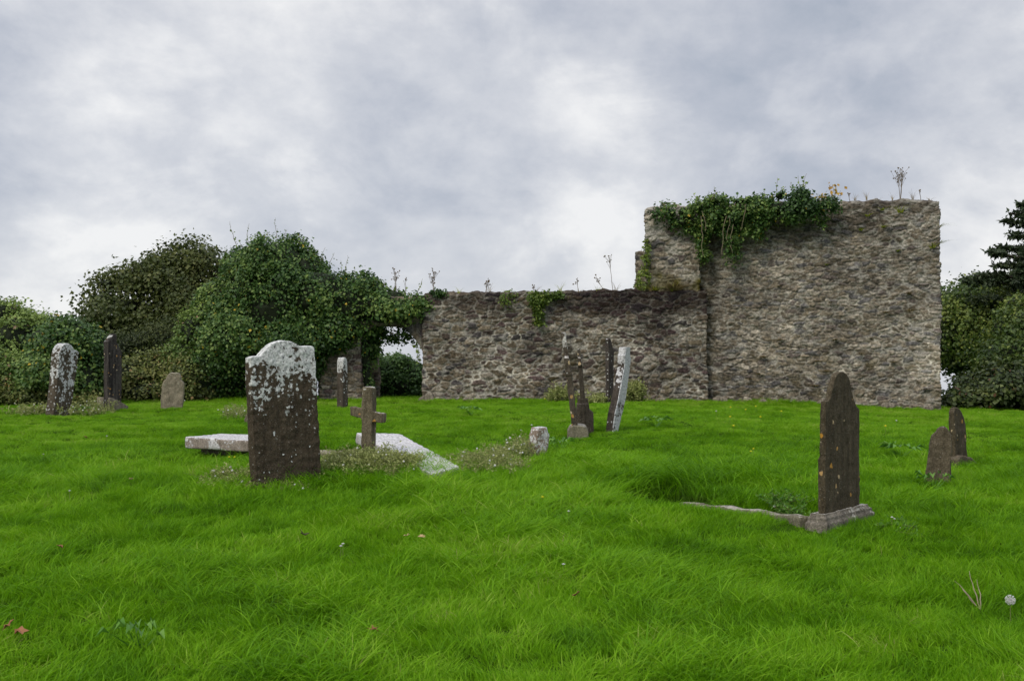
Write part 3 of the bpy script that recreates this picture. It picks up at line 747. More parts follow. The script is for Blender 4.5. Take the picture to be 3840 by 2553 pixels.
link('base', pieces_mesh('base', [(ol, -.06, .16)], .013, .008, 12, 27), M['rp'], e_)
# --- slab leaning at the corner of low wall
p = ground(*C7(225, 1085)); p.y = min(p.y, 26.55)
ol = outline(C7, [(155, 1150), (162, 1078), (190, 1046), (238, 1014), (272, 1020), (290, 1068), (295, 1150)], (225, 1082), p.y, 0)
o_ = link('boulder', pieces_mesh('boulder', [(ol, -.1, .25)], .018, .014, 8, 28), M['plinth'], None, p); tag(o_, 'pale wedge of fallen stone at the left foot of the low wall', 'stone')
# ------------------------------------------------------------------ foliage helpers
def leaves_mesh(name, pos, nrm, size, tint, droop=.3, aspect=.42, rs=R):
    """four-vertex folded leaves"""
    n = len(pos); nrm = nrm / (np.linalg.norm(nrm, axis=1, keepdims=True) + 1e-9)
    t = rs.normal(size=(n, 3)); t[:, 2] -= droop * 2
    t -= (t * nrm).sum(1, keepdims=True) * nrm; t /= np.linalg.norm(t, axis=1, keepdims=True) + 1e-9
    b = np.cross(nrm, t); s = size[:, None]
    V = np.stack([pos, pos + s * (.42 * t + aspect * b) + nrm * s * .10, pos + s * t - nrm * s * .12, pos + s * (.42 * t - aspect * b) + nrm * s * .10], 1).reshape(-1, 3)
    i = np.arange(n) * 4
    Fc = np.concatenate([np.stack([i, i + 2, i + 1], -1), np.stack([i, i + 3, i + 2], -1)])
    return V, Fc, np.repeat(tint, 4)


def blob_clusters(blobs, n, rs, depth=.16, back=.5, bottom=.4, lmp=1.0):
    """cluster centres on the union surface of ellipsoids (cx,cy,cz,rx,ry,rz)"""
    B = np.array(blobs, float); area = B[:, 3] * B[:, 5] + B[:, 4] * B[:, 5] + B[:, 3] * B[:, 4]; out = []; nor = []; got = 0
    while got < n:
        k = rs.choice(len(B), size=n * 2, p=area / area.sum()); d = rs.normal(size=(n * 2, 3)); d /= np.linalg.norm(d, axis=1, keepdims=True)
        r = 1 - np.abs(rs.normal(size=n * 2)) * depth
        q = B[k, :3] + d * B[k, 3:] * r[:, None]
        lump = fbm(q[:, 0] * 1.3, q[:, 1] * 1.3, q[:, 2] * 1.3, 3, 5) ; lump = .17 * lmp * lump + .10 * fbm(q[:, 0] * 3.4, q[:, 1] * 3.4, q[:, 2] * 3.4, 2, 6); q += d * lump[:, None]
        m = np.ones(len(q), bool)
        for j in range(len(B)):
            rr = (((q - B[j, :3]) / B[j, 3:]) ** 2).sum(1) ** .5; m &= ~((rr < .80) & (k != j))
        m &= ~((d[:, 1] > .3) & (rs.rand(len(q)) > back)); m &= ~((d[:, 2] < -.4) & (rs.rand(len(q)) > bottom))
        out.append(q[m]); nor.append(d[m]); got += m.sum()
    return np.concatenate(out)[:n], np.concatenate(nor)[:n]


def crown(name, blobs, n, per, size, mat, parent=None, spread=.16, seed=0, back=.5, depth=.16, lump=1.0, tint_noise=1.0, thin=None, droop=.3, up=.5, core=None, odd=.012, bottom=.4, aspect=.42):
    rs = np.random.RandomState(seed + 100); c, d = blob_clusters(blobs, n, rs, depth, back, bottom, lump)
    if core and thin is None: thin = (1.5 / spread ** .5 / 1.6, -.28)
    if thin is not None: k = fbm(c[:, 0] * thin[0], c[:, 1] * thin[0], c[:, 2] * thin[0], 3, seed + 8) + .25 * rs.normal(size=len(c)) > thin[1]; c, d = c[k], d[k]
    n = len(c); pos = np.repeat(c, per, 0) + rs.normal(size=(n * per, 3)) * spread * np.array([1, 1, .75]); dd = np.repeat(d, per, 0)
    nr = dd * .7 + np.array([0, 0, up]) + rs.normal(size=pos.shape) * .55
    ti = .42 + .20 * rs.normal(size=len(pos)) + .30 * tint_noise * fbm(pos[:, 0] * .9, pos[:, 1] * .9, pos[:, 2] * .9, 3, seed + 3) + .12 * np.repeat(rs.normal(size=n), per)
    ti = np.clip(ti, 0, .9); ti[rs.rand(len(ti)) < odd] = 1
    V, Fc, tt = leaves_mesh(name, pos, nr, size * (.6 + .8 * rs.rand(len(pos))), ti, droop, aspect, rs)
    o = link(name, mk(name, V, Fc, False, fattr={'tint': tt}), M[mat])
    if parent: unpar(o, parent)
    if core:
        cc = core_mesh(blobs, core, seed); c2 = link('shade_core', cc, M['bigleafcore'])  # solid core added behind the leaves, dark as painted inner shade
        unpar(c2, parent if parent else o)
    return o


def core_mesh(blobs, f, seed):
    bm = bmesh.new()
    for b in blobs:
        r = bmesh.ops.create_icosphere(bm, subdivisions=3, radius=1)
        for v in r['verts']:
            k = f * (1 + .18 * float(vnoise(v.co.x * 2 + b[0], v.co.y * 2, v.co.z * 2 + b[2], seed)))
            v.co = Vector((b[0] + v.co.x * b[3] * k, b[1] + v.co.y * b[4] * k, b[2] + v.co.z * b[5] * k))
    me = bpy.data.meshes.new('shade_core'); bm.to_mesh(me); bm.free(); return me


def VB(lst):
    """blobs given as overview px: (cx, cy, rx, ry, Y, depth radius)"""
    r = []
    for cx, cy, rx, ry, Y, dr in lst:
        p = P(vx(cx), vx(cy), Y); k = Y / F * V2S; r.append((p.x, p.y, p.z, rx * k, dr, ry * k))
    return r


def tube_bm(bm, pts, r0, r1, sides=6):
    prev = None
    for i, p in enumerate(pts):
        t = (pts[min(i + 1, len(pts) - 1)] - pts[max(i - 1, 0)]).normalized(); u = t.orthogonal().normalized(); w = t.cross(u); r = r0 + (r1 - r0) * i / (len(pts) - 1)
        ring = [bm.verts.new(p + (u * math.cos(6.2832 * k / sides) + w * math.sin(6.2832 * k / sides)) * r) for k in range(sides)]
        if prev:
            for k in range(sides): bm.faces.new((prev[k], prev[(k + 1) % sides], ring[(k + 1) % sides], ring[k]))
        prev = ring


def curve_pts(a, b, n, wob, rnd):
    pts = []; off = Vector()
    for i in range(n + 1):
        t = i / n
        if i: off += Vector((rnd.uniform(-1, 1), rnd.uniform(-1, 1), rnd.uniform(-.5, .5))) * wob
        pts.append(a.lerp(b, t) + off)
    return pts


def bm_obj(name, bm, mat, root=None):
    me = bpy.data.meshes.new(name); bm.to_mesh(me); bm.free()
    for p in me.polygons: p.use_smooth = True
    o = link(name, me, mat)
    if root: unpar(o, root)
    return o


def tree_trunk(root, base, forks, r0, rnd, name='trunk'):
    bm = bmesh.new()
    for f, rr in forks:
        tube_bm(bm, curve_pts(Vector(base) + Vector((rnd.uniform(-.1, .1), rnd.uniform(-.1, .1), -.4)), Vector(f), 9, .05, rnd), rr, rr * .25, 8)
    return bm_obj(name, bm, M['bark'], root)


rnd = random.Random(5)
bpy.context.view_layer.update()
# --- the ivy mound over the arch ruin
E = 27.0
ivy_blobs = VB([(640, 715, 135, 130, 27.6, 1.5), (560, 800, 105, 125, 27.2, 1.4), (665, 835, 85, 95, 26.9, 1.0), (735, 690, 90, 75, 27.2, 1.0), (640, 610, 80, 58, 27.6, 1.1), (580, 640, 60, 60, 27.7, 1.0), (710, 625, 50, 40, 27.6, .8),
                (800, 705, 85, 58, 27.1, .7), (880, 712, 62, 42, 27.1, .62), (930, 715, 48, 34, 27.15, .55), (965, 705, 36, 24, 27.2, .5), (830, 670, 60, 34, 27.3, .6), (900, 690, 45, 25, 27.3, .5), (520, 720, 60, 80, 27.7, 1.0), (720, 790, 50, 60, 26.9, .8), (500, 860, 55, 60, 26.9, .9), (780, 760, 60, 40, 26.9, .6)])
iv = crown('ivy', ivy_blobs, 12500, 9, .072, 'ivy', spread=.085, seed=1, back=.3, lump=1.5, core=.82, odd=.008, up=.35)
tag(iv, 'huge dark green mound of ivy swallowing the arch and its pier', 'ivy')
hang = VB([(840, 800, 18, 95, 27.2, .25), (842, 870, 16, 60, 27.25, .22), (862, 790, 12, 60, 27.5, .2)])
h_ = crown('hanging_ivy', hang, 800, 8, .08, 'ivy', spread=.06, seed=2, core=.8); unpar(h_, iv)
edge = VB([(880, 768, 24, 22, 27.4, .3), (905, 778, 24, 13, 27.4, .25), (930, 768, 26, 7, 27.3, .25), (955, 778, 14, 7, 27.2, .2), (965, 790, 5, 12, 27.1, .15), (865, 800, 10, 30, 27.4, .2)])
h_ = crown('hanging_ivy', edge, 190, 7, .07, 'ivy', spread=.075, seed=3, depth=.5, back=1, bottom=1); unpar(h_, iv)


def shoots(name, specs, mat, parent, leaf=.07, seed=0, dens=16, label=None):
    """leafy shoots (x0,y0,x1,y1,Y) in overview px, one part each with its stem as sub-part"""
    r = random.Random(seed); rs = np.random.RandomState(seed); first = None
    for x0, y0, x1, y1, Y in specs:
        A, B = P(vx(x0), vx(y0), Y), P(vx(x1), vx(y1), Y); pts = curve_pts(A, B, 7, .018, r); bm = bmesh.new(); tube_bm(bm, pts, .008, .003, 4); pos = []; nr = []
        n = max(4, int((B - A).length * dens))
        for i in range(n):
            t = i / n * 7; k = min(6, int(t)); q = pts[k].lerp(pts[k + 1], t - k); pos.append(tuple(q + Vector((r.gauss(0, .02), r.gauss(0, .02), 0)))); nr.append((r.gauss(0, 1), r.gauss(-.4, 1), r.gauss(.6, .6)))
        pos = np.array(pos); nr = np.array(nr)
        V, Fc, tt = leaves_mesh('l', pos, nr, leaf * (.5 + .7 * rs.rand(len(pos))), np.clip(.55 + .2 * rs.normal(size=len(pos)), 0, .9), -.1, .35, rs)
        o = link(name, mk(name, V, Fc, False, fattr={'tint': tt}), M[mat]); so_ = bm_obj('stem', bm, M['vine']); so_.parent = o
        if parent: unpar(o, parent)
        elif label: tag(o, label, 'plant')
        first = first or o
    return first


sp = [(545, 565, 530, 510, 27.4), (572, 560, 570, 515, 27.4), (638, 550, 637, 503, 27.5), (652, 550, 660, 527, 27.4), (600, 560, 592, 535, 27.4), (690, 565, 697, 543, 27.4), (620, 552, 612, 530, 27.4), (740, 600, 745, 570, 27.3), (760, 610, 765, 583, 27.3), (795, 632, 800, 588, 27.2), (788, 628, 785, 598, 27.2), (815, 640, 820, 612, 27.2), (850, 655, 858, 630, 27.2), (880, 668, 886, 645, 27.2), (905, 672, 912, 640, 27.2), (930, 680, 937, 658, 27.2), (960, 685, 975, 640, 27.2), (985, 684, 1000, 672, 27.1), (560, 575, 548, 552, 27.5), (528, 600, 515, 575, 27.5), (505, 640, 492, 625, 27.5)]
shoots('foliage', sp, 'shrub', iv, seed=4)

# --- ivy on top of the tall ruin (overview px)
t4 = lambda x, y: ((2300 + x / 1.5677) / V2S, (600 + y / 1.5677) / V2S)


def IB(lst):
    r = []
    for x, y, rx, ry, dr in lst:
        cx, cy = t4(x, y); r.append((cx, cy, rx / 1.5677 / V2S, .86 * ry / 1.5677 / V2S, 26.75 - .12 * (x - 300) / 100 * .9, dr))
    return VB(r)


ivt = crown('ivy', IB([(330, 310, 60, 45, .22), (430, 310, 80, 60, .25), (410, 365, 60, 50, .2), (540, 300, 90, 65, .27), (620, 330, 80, 75, .25), (560, 390, 50, 60, .2), (730, 320, 90, 85, .27), (690, 400, 50, 70, .2), (840, 290, 90, 70, .3), (860, 370, 45, 80, .2), (960, 290, 90, 70, .32), (1060, 275, 85, 70, .33), (1150, 295, 80, 45, .28), (1050, 345, 55, 42, .25), (1100, 205, 40, 40, .22), (1240, 270, 60, 35, .2), (980, 210, 40, 40, .2), (600, 245, 60, 22, .25), (760, 240, 80, 18, .25)]),
             2700, 8, .070, 'ivy', spread=.07, seed=5, back=.6, core=.6, thin=(2.2, -.15), odd=.004)
tag(ivt, 'thick ivy draped along the top edge of the tall ruin', 'ivy')
h_ = crown('hanging_ivy', IB([(510, 470, 34, 90, .12), (530, 560, 30, 60, .1), (520, 400, 40, 60, .15), (690, 500, 30, 80, .1), (700, 560, 22, 50, .08), (850, 440, 30, 60, .1), (640, 420, 30, 40, .1), (790, 420, 20, 40, .1), (1225, 330, 15, 50, .06), (1225, 390, 8, 40, .05), (460, 400, 30, 30, .1)]), 620, 7, .06, 'ivy', spread=.05, seed=6, depth=.3, tint_noise=1.5); unpar(h_, ivt)
sh = []
for x, y, x1, y1 in ((590, 240, 595, 150), (575, 235, 600, 175), (495, 240, 475, 190), (490, 240, 520, 205), (960, 190, 955, 110), (985, 180, 1005, 160), (1045, 180, 1045, 130), (1110, 160, 1128, 80), (1095, 160, 1080, 95), (1120, 160, 1140, 120), (1060, 190, 1062, 150), (885, 215, 882, 185), (1210, 240, 1200, 200), (635, 225, 632, 205)):
    a_, b_ = t4(x, y), t4(x1, y1); sh.append((*a_, *b_, 26.1))
shoots('foliage', sh, 'shrub', ivt, seed=8, leaf=.085)
for x, y0, y1 in ((515, 330, 560), (665, 330, 560), (705, 380, 540), (685, 340, 470), (1185, 250, 400), (1230, 260, 420), (905, 250, 380), (520, 300, 420), (775, 260, 400), (1120, 250, 330)):
    bm = bmesh.new(); a_, b_ = t4(x, y0), t4(x + rnd.uniform(-12, 12), y1); tube_bm(bm, curve_pts(P(vx(a_[0]), vx(a_[1]), 26.0), P(vx(b_[0]), vx(b_[1]), 26.05), 8, .03, rnd), .012, .006, 4); bm_obj('stem', bm, M['vine'], ivt)
ivs = crown('ivy', IB([(198, 520, 7, 60, .08), (188, 600, 10, 70, .1), (180, 690, 14, 70, .12), (160, 740, 18, 25, .12)]), 110, 6, .06, 'ivy_light', spread=.035, seed=9, depth=.3)
tag(ivs, 'thin bright green ivy strand climbing the left corner of the tall ruin', 'ivy')
t7 = lambda x, y: ((1500 + x / 1.9658) / V2S, (950 + y / 1.9658) / V2S)


def JB(lst, Y=26.6):
    return VB([(*t7(x, y), rx / 1.9658 / V2S, ry / 1.9658 / V2S, Y, dr) for x, y, rx, ry, dr in lst])


ivl = crown('ivy', JB([(1000, 320, 60, 40, .16), (1080, 320, 70, 40, .16), (1160, 310, 55, 30, .14), (1030, 390, 60, 45, .1), (1050, 350, 90, 40, .12), (1035, 450, 40, 40, .08), (1025, 510, 22, 40, .06)]), 420, 7, .065, 'ivy_light', spread=.045, seed=10, depth=.3)
tag(ivl, 'triangular patch of yellow-green ivy hanging over the low wall top', 'ivy')
ivl = crown('ivy', JB([(795, 325, 32, 26, .08), (765, 365, 25, 12, .05)]), 40, 6, .055, 'ivy_light', spread=.04, seed=11, depth=.3)
tag(ivl, 'small ivy sprig on the low wall, left of the triangular patch', 'ivy')
ivl = crown('ivy', JB([(280, 295, 55, 14, .15), (330, 300, 20, 8, .1)], 26.9), 90, 6, .06, 'ivy', spread=.05, seed=12, depth=.3)
tag(ivl, 'low tuft of ivy creeping onto the left end of the low wall', 'ivy')

# --- trees and hedges, left
def tree(name, label, cat, blobs, n, per, size, mat, base, seed, group=None, **kw):
    bx, by = base; z = TZ(bx, by); root = empty(name, (bx, by, z), label, cat, group); bpy.context.view_layer.update()
    r = random.Random(seed)
    crown('crown', blobs, n, per, size, mat, root, seed=seed, **kw)
    forks = [(Vector(b[:3]) + Vector((0, 0, b[5] * .3)), .16 if i < 3 else .08) for i, b in enumerate(blobs[:9])]
    tree_trunk(root, (bx, by, z), forks, .3, r); return root


def gx(px, Y): return (P(vx(px), HY, Y).x, Y)


tree('sycamore_tree', 'dark sycamore tree with rusty seed clusters rising behind the ivy mound', 'tree', VB([(305, 715, 85, 58, 35, 2.0), (405, 672, 92, 66, 35.5, 2.2), (450, 615, 55, 42, 35.5, 1.4), (245, 700, 50, 55, 35, 1.2), (470, 720, 80, 80, 35.5, 2), (235, 745, 42, 40, 34.5, 1.2), (350, 745, 90, 55, 35, 1.8), (380, 620, 45, 32, 35.3, 1.2), (320, 655, 50, 38, 35, 1.2), (420, 770, 70, 60, 36, 1.6), (250, 655, 30, 20, 35, .8)]),
     5200, 10, .10, 'syc', gx(380, 35.5), 21, spread=.20, depth=.25, odd=.0, thin=(.8, -.3), core=.45, lump=2.0, back=.8, bottom=.8, aspect=.5)
tree('yew_tree', 'small dark yellowish conifer below the sycamore crown', 'tree', VB([(360, 790, 60, 42, 32, 1.2), (310, 800, 40, 30, 32, 1), (400, 790, 45, 50, 32.3, 1), (285, 790, 30, 25, 32.5, .8), (340, 840, 80, 50, 32, 1)]), 1500, 9, .10, 'conifer', gx(360, 32), 22, spread=.12, core=.8, aspect=.2)


def bush(name, label, cat, blobs, n, per, size, mat, seed, group=None, **kw):
    kw.setdefault('core', .8)
    o = crown(name, blobs, n, per, size, mat, None, seed=seed, **kw); return tag(o, label, cat, group)


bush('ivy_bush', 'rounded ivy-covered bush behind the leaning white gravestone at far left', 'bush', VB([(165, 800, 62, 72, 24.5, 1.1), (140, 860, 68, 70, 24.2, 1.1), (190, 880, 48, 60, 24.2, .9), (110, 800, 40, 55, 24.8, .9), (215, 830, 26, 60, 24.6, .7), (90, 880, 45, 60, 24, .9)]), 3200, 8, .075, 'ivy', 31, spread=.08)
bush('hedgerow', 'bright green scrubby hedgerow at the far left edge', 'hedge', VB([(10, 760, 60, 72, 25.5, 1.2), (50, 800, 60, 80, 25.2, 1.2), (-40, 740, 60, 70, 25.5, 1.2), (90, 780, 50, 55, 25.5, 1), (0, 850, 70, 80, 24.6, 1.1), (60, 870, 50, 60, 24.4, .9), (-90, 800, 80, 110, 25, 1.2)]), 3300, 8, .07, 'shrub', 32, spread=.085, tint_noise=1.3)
bush('bramble_hedge', 'low bramble hedge with dead stems behind the dark broken gravestone', 'hedge', VB([(310, 875, 55, 52, 26.8, .9), (370, 860, 60, 48, 27.2, .9), (430, 860, 60, 60, 27, .9), (270, 890, 40, 45, 26.6, .8), (460, 880, 50, 50, 26.6, .8), (340, 905, 70, 30, 26.3, .6), (420, 905, 70, 32, 26.3, .6)]), 2900, 8, .07, 'bramble', 33, spread=.08, tint_noise=1.4, odd=.03)
bush('elder_bush', 'pale green climbing bush against the left flank of the ivy mound', 'bush', VB([(455, 770, 42, 60, 27.2, .8), (480, 730, 40, 50, 27.4, .8), (430, 820, 40, 45, 27, .7), (505, 690, 30, 40, 27.5, .7)]), 1200, 8, .07, 'shrub', 34, spread=.09, tint_noise=1.2)
bush('undergrowth', 'brownish weedy undergrowth along the foot of the hedges, far left', 'undergrowth', VB([(25, 905, 60, 30, 23.6, .5), (85, 915, 50, 22, 23.5, .5), (150, 925, 50, 16, 23.5, .4), (215, 920, 40, 20, 23.7, .4), (-40, 900, 60, 35, 23.8, .5)]), 900, 8, .06, 'bramble', 35, spread=.09, odd=.05, kind=None) if False else None
u = crown('undergrowth', VB([(25, 905, 60, 28, 23.6, .5), (85, 915, 50, 20, 23.5, .5), (205, 922, 30, 14, 23.7, .4), (-40, 900, 60, 35, 23.8, .5)]), 900, 8, .06, 'bramble', None, seed=35, spread=.09, odd=.05)
tag(u, 'brownish weedy undergrowth along the foot of the hedges at far left', 'undergrowth', kind='stuff')
bush('clipped_hedge', 'dense clipped hedge seen through the arch', 'hedge', VB([(905, 880, 50, 62, 30.5, .7), (880, 870, 40, 55, 30.6, .7), (945, 890, 50, 60, 30.4, .7), (985, 900, 45, 55, 30.4, .7), (850, 860, 45, 50, 30.6, .7), (1030, 905, 45, 45, 30.4, .7)]), 2600, 8, .07, 'hedge', 36, spread=.06, depth=.06, core=.9)
# sapling seen through arch
shoots('sapling', [(966, 835, 961, 788, 30.0)], 'ivy_light', None, seed=14, leaf=.13, dens=40, label='pale yellow-green sapling above the hedge inside the arch')
# --- right side
tree('broadleaf_tree', 'large green broadleaf tree beyond the right end of the tall ruin', 'tree', VB([(2200, 712, 48, 48, 33, 1.6), (2240, 700, 42, 50, 33.4, 1.5), (2300, 705, 50, 62, 33.5, 2), (2185, 770, 50, 60, 33, 1.6), (2260, 770, 70, 50, 33, 1.8), (2340, 740, 60, 70, 33.5, 2), (2248, 668, 30, 26, 33.5, 1.0), (2390, 700, 70, 80, 34, 2), (2215, 820, 45, 35, 33.5, 1.4), (2320, 810, 60, 40, 34, 1.5), (2150, 740, 45, 65, 34, 1.6), (2420, 800, 60, 70, 34, 1.8)]),
     7000, 9, .10, 'rtree', gx(2225, 34), 41, spread=.17, depth=.22, bottom=.7, tint_noise=1.4, core=.6, lump=2.4)
tree('beech_tree', 'yellow-green bushy tree at the right frame edge behind the cedar bough', 'tree', VB([(2345, 760, 55, 60, 29, 1.4), (2320, 820, 60, 45, 28.5, 1.4), (2380, 800, 60, 90, 29, 1.5), (2340, 860, 70, 45, 28.5, 1.3), (2430, 780, 60, 80, 29.5, 1.5), (2350, 705, 35, 30, 29.5, .9)]), 3600, 9, .085, 'rtree', gx(2370, 29), 42, spread=.13, tint_noise=1.2, core=.7, lump=2.0)
bush('laurel_bush', 'dark glossy laurel bush at the right foot of the tall ruin', 'bush', VB([(2245, 905, 42, 34, 27, .9), (2300, 895, 46, 44, 26.6, .9), (2275, 915, 50, 30, 26.4, .8), (2350, 905, 60, 50, 26.4, .9), (2205, 920, 28, 22, 26.4, .6), (2400, 900, 60, 55, 26.4, 1), (2450, 900, 60, 60, 26.4, 1)]), 2100, 8, .10, 'rbush', 43, spread=.10, lump=1.6)
# cedar
cb = gx(2375, 31); root = empty('cedar_tree', (*cb, TZ(*cb)), 'dark cedar with layered flat boughs at the right edge', 'tree'); bpy.context.view_layer.update()
rs = np.random.RandomState(3); pos = []; bm = bmesh.new()
tp = P(vx(2362), vx(455), 31); tube_bm(bm, curve_pts(Vector((cb[0], cb[1], TZ(*cb) - .3)), tp, 10, .03, rnd), .28, .03, 8)
for (x, y, L_, up_) in ((2375, 480, 34, .3), (2375, 500, 52, .25), (2375, 522, 60, .3), (2375, 545, 50, .1), (2375, 575, 78, .12), (2375, 600, 104, .16), (2375, 615, 92, .0), (2375, 640, 120, .03), (2375, 655, 160, .04), (2375, 690, 130, .0)):
    for ang in (math.pi + rnd.uniform(-.25, .25), math.pi + .9, rnd.uniform(-.4, .4), -1.9, 1.6):
        A = P(vx(x), vx(y), 31); ln = L_ * 31 / F * V2S * (1 if abs(ang - math.pi) < .3 else rnd.uniform(.6, .9))
        Bp = A + Vector((math.cos(ang) * ln, math.sin(ang) * ln, ln * up_)); pts = curve_pts(A, Bp, 8, .03, rnd); tube_bm(bm, pts, .05, .010, 5)
        for i in range(int(ln * 26)):
            t_ = .2 + .8 * rnd.random(); k = min(7, int(t_ * 8)); q = pts[k].lerp(pts[k + 1], t_ * 8 - k) ; sx = ang + rnd.choice((-1, 1)) * rnd.uniform(.5, 1.0); tl = (1.15 - t_) * rnd.uniform(.25, .7) * min(1, ln / 1.5)
            for j in range(9):
                w = j / 9 * tl; pos.append((q.x + math.cos(sx) * w + rnd.gauss(0, .03), q.y + math.sin(sx) * w + rnd.gauss(0, .03), q.z + .12 * w + rnd.gauss(0, .03)))
pos = np.array(pos); nr = rs.normal(size=pos.shape) * .6 + np.array([0, -.2, .8])
V, Fc, tt = leaves_mesh('c', pos, nr, .14 * (.5 + rs.rand(len(pos))), np.clip(.45 + .25 * rs.normal(size=len(pos)), 0, .9), 0, .25, rs)
o_ = link('crown', mk('crown', V, Fc, False, fattr={'tint': tt}), M['cedar']); unpar(o_, root); bm_obj('trunk', bm, M['bark'], root)

# ------------------------------------------------------------------ small plants on the walls
def stalk(label, x0, y0, x1, y1, Y, crop, head=1.0, group='dry stalks on the wall tops', stems=1, seed=0):
    r = random.Random(seed + int(x0)); bm = bmesh.new(); A0 = None
    for s_ in range(stems):
        A = P(*crop(x0 + r.uniform(-4, 4) * (stems > 1), y0), Y); B = P(*crop(x1 + r.uniform(-14, 14) * (stems > 1), y1 + (r.uniform(0, 40) if s_ else 0)), Y); A0 = A0 or A
        A = A - A0; B = B - A0; A.z -= .06
        pts = curve_pts(A, B, 6, .008, r); tube_bm(bm, pts, .009, .005, 4)
        for k in range(int(9 * head) + 3):
            h = .10 * head + .05; tip = B + Vector((r.gauss(0, .07 * head), r.gauss(0, .07 * head), r.uniform(-.2, .1) * head)); st_ = pts[r.choice((3, 4, 5, 5))]
            tube_bm(bm, [st_, st_.lerp(tip, .6), tip], .004, .003, 3)
            ic = bmesh.ops.create_icosphere(bm, subdivisions=1, radius=r.uniform(.010, .022)); [setattr(v, 'co', v.co + tip) for v in ic['verts']]
    me = bpy.data.meshes.new('dried_stalk'); bm.to_mesh(me); bm.free()
    return tag(link('dried_stalk', me, M['stalk'], None, A0), label, 'dry plant', group)


g1 = 'dry seed stalks along the low wall'
stalk('tallest forked seed stalk above the left end of the low wall', 250, 300, 250, 135, 26.95, C7, .9, g1, 2, 1)
stalk('short twin-headed dry stalk on the low wall between arch and ivy patch', 630, 295, 640, 200, 26.9, C7, .5, g1, 2, 2)
stalk('tiny dry stalk rising from the ivy patch of the low wall', 985, 290, 985, 232, 26.8, C7, .4, g1, 1, 3)
stalk('upright dry stalk right of the ivy patch on the low wall', 1312, 285, 1303, 192, 26.8, C7, .6, g1, 1, 4)
stalk('dry stalk bent over to the left on the low wall', 1520, 278, 1445, 175, 26.75, C7, .7, g1, 1, 5)
stalk('tall straight dry stalk on the low wall near the tall ruin', 1570, 275, 1543, 25, 26.75, C7, .8, g1, 1, 6)
stalk('dry stalk standing out of the ivy left of the low wall', 40, 270, 42, 190, 27, C7, .4, g1, 1, 7)
stalk('bushy dry stalk over the ivy above the arch', 1470 - 1500 + 0, 260, -32, 130, 27, C7, .8, g1, 2, 8)
stalk('tall dry seed stalk on the tall ruin near its right corner', 1685, 240, 1686, 68, 25.95, C4, 1.1, 'dry seed stalks on the tall ruin', 3, 9)
stalk('small dry sprig on the tall ruin beside the golden shoots', 1395, 240, 1385, 200, 26.1, C4, .3, 'dry seed stalks on the tall ruin', 1, 10)
stalk('short dry sprig at the right corner of the tall ruin top', 1810, 240, 1800, 180, 25.9, C4, .3, 'dry seed stalks on the tall ruin', 1, 11)


def tuft(name, cat, label, p, n, h, mat, spread, group=None, w=.012, lean=(0, 0), seed=0, droop=.4):
    r = np.random.RandomState(seed); Vv = []; Ff = []; T = []
    for i in range(n):
        an = r.rand() * 6.283; ou = r.rand() * spread; hh = h * (.5 + .6 * r.rand()); d = np.array([math.cos(an), math.sin(an), 0]); sd_ = np.array([-d[1], d[0], 0]) if r.rand() < .5 else np.array([1., 0, 0])
        b0 = d * ou * .35; pr = None; ti = np.clip(.5 + .25 * r.normal(), 0, .9)
        for k in range(4):
            t = k / 3; q = b0 + d * spread * t * t * (1 + .6 * r.rand()) + np.array([lean[0] * t, lean[1] * t, hh * (t - droop * t * t)]); ww = w * (1 - t * .85)
            Vv += [q - sd_ * ww, q + sd_ * ww]; T += [ti, ti]
            if k: b = len(Vv) - 4; Ff.append((b, b + 1, b + 3, b + 2))
    return tag(link(name, mk(name, np.array(Vv), np.array(Ff), False, fattr={'tint': T}), M[mat], None, p), label, cat, group)


def wallp(x, y, Y=None):
    """point just proud of the tall ruin's face for C4 crop px"""
    px, py = C4(x, y); d = pixdir(px, py); ax, ay = TA; bx, by = TB
    t = (ax * (by - ay) - ay * (bx - ax)) / (d.x * (by - ay) - d.y * (bx - ax)); return Vector((d.x * t, d.y * t - .05, EYE + d.z * t))


fg = 'yellow-green ferns growing from the tall ruin'
for i, (x, y, h, lb) in enumerate(((1682, 312, .26, 'largest yellow-green fern, just under the tall ruin top below the seed stalks'), (1575, 300, .14, 'small fern left of the largest one near the tall ruin top'), (1492, 335, .14, 'small fern furthest left under the tall ruin top'), (1448, 418, .12, 'lone small fern below and left of the others on the tall ruin'),
                             (1870, 520, .24, 'bright fern spreading near the right corner of the tall ruin'), (1665, 540, .1, 'tiny fern midway between the seed stalks and corner fern'), (1583, 400, .12, 'small fern below the pair of ferns under the ruin top'), (1250, 620, .07, 'tiny fern speck in the middle of the tall ruin face'))):
    tuft('fern', 'fern', lb, wallp(x, y), 16, h, 'fern', h * .8, fg, .014, (0, -.05), i, .5)
for i, (x, y, lb) in enumerate(((1918, 490, 'fern jutting sideways from the right corner of the tall ruin'), (1915, 395, 'small fern jutting out above on the right corner of the ruin'))):
    tuft('fern', 'fern', lb, P(*C4(x, y), 25.6), 14, .14, 'fern', .22, fg, .012, (.12, -.02), 20 + i, .6)
dg = 'tufts of dry grass rooted in the tall ruin'
for i, (x, y, h) in enumerate(((1730, 790, .26), (1600, 900, .24), (1740, 890, .3), (975, 1060, .16), (1300, 1060, .22), (880, 1160, .2), (1190, 1185, .2), (1250, 1245, .24), (850, 1260, .2), (1185, 1330, .2), (1830, 1350, .18), (800, 1290, .14), (1270, 840, .14), (970, 745, .1), (1450, 1140, .14), (1640, 1190, .14), (720, 765, .14))):
    o_ = tuft('grass_tuft', 'grass tuft', 'tuft of dry brown grass hanging on the face of the tall ruin', wallp(x, y), 44, h * .7, 'drygrass', h * .75, dg, .008, (0, -.08), 40 + i, .9)
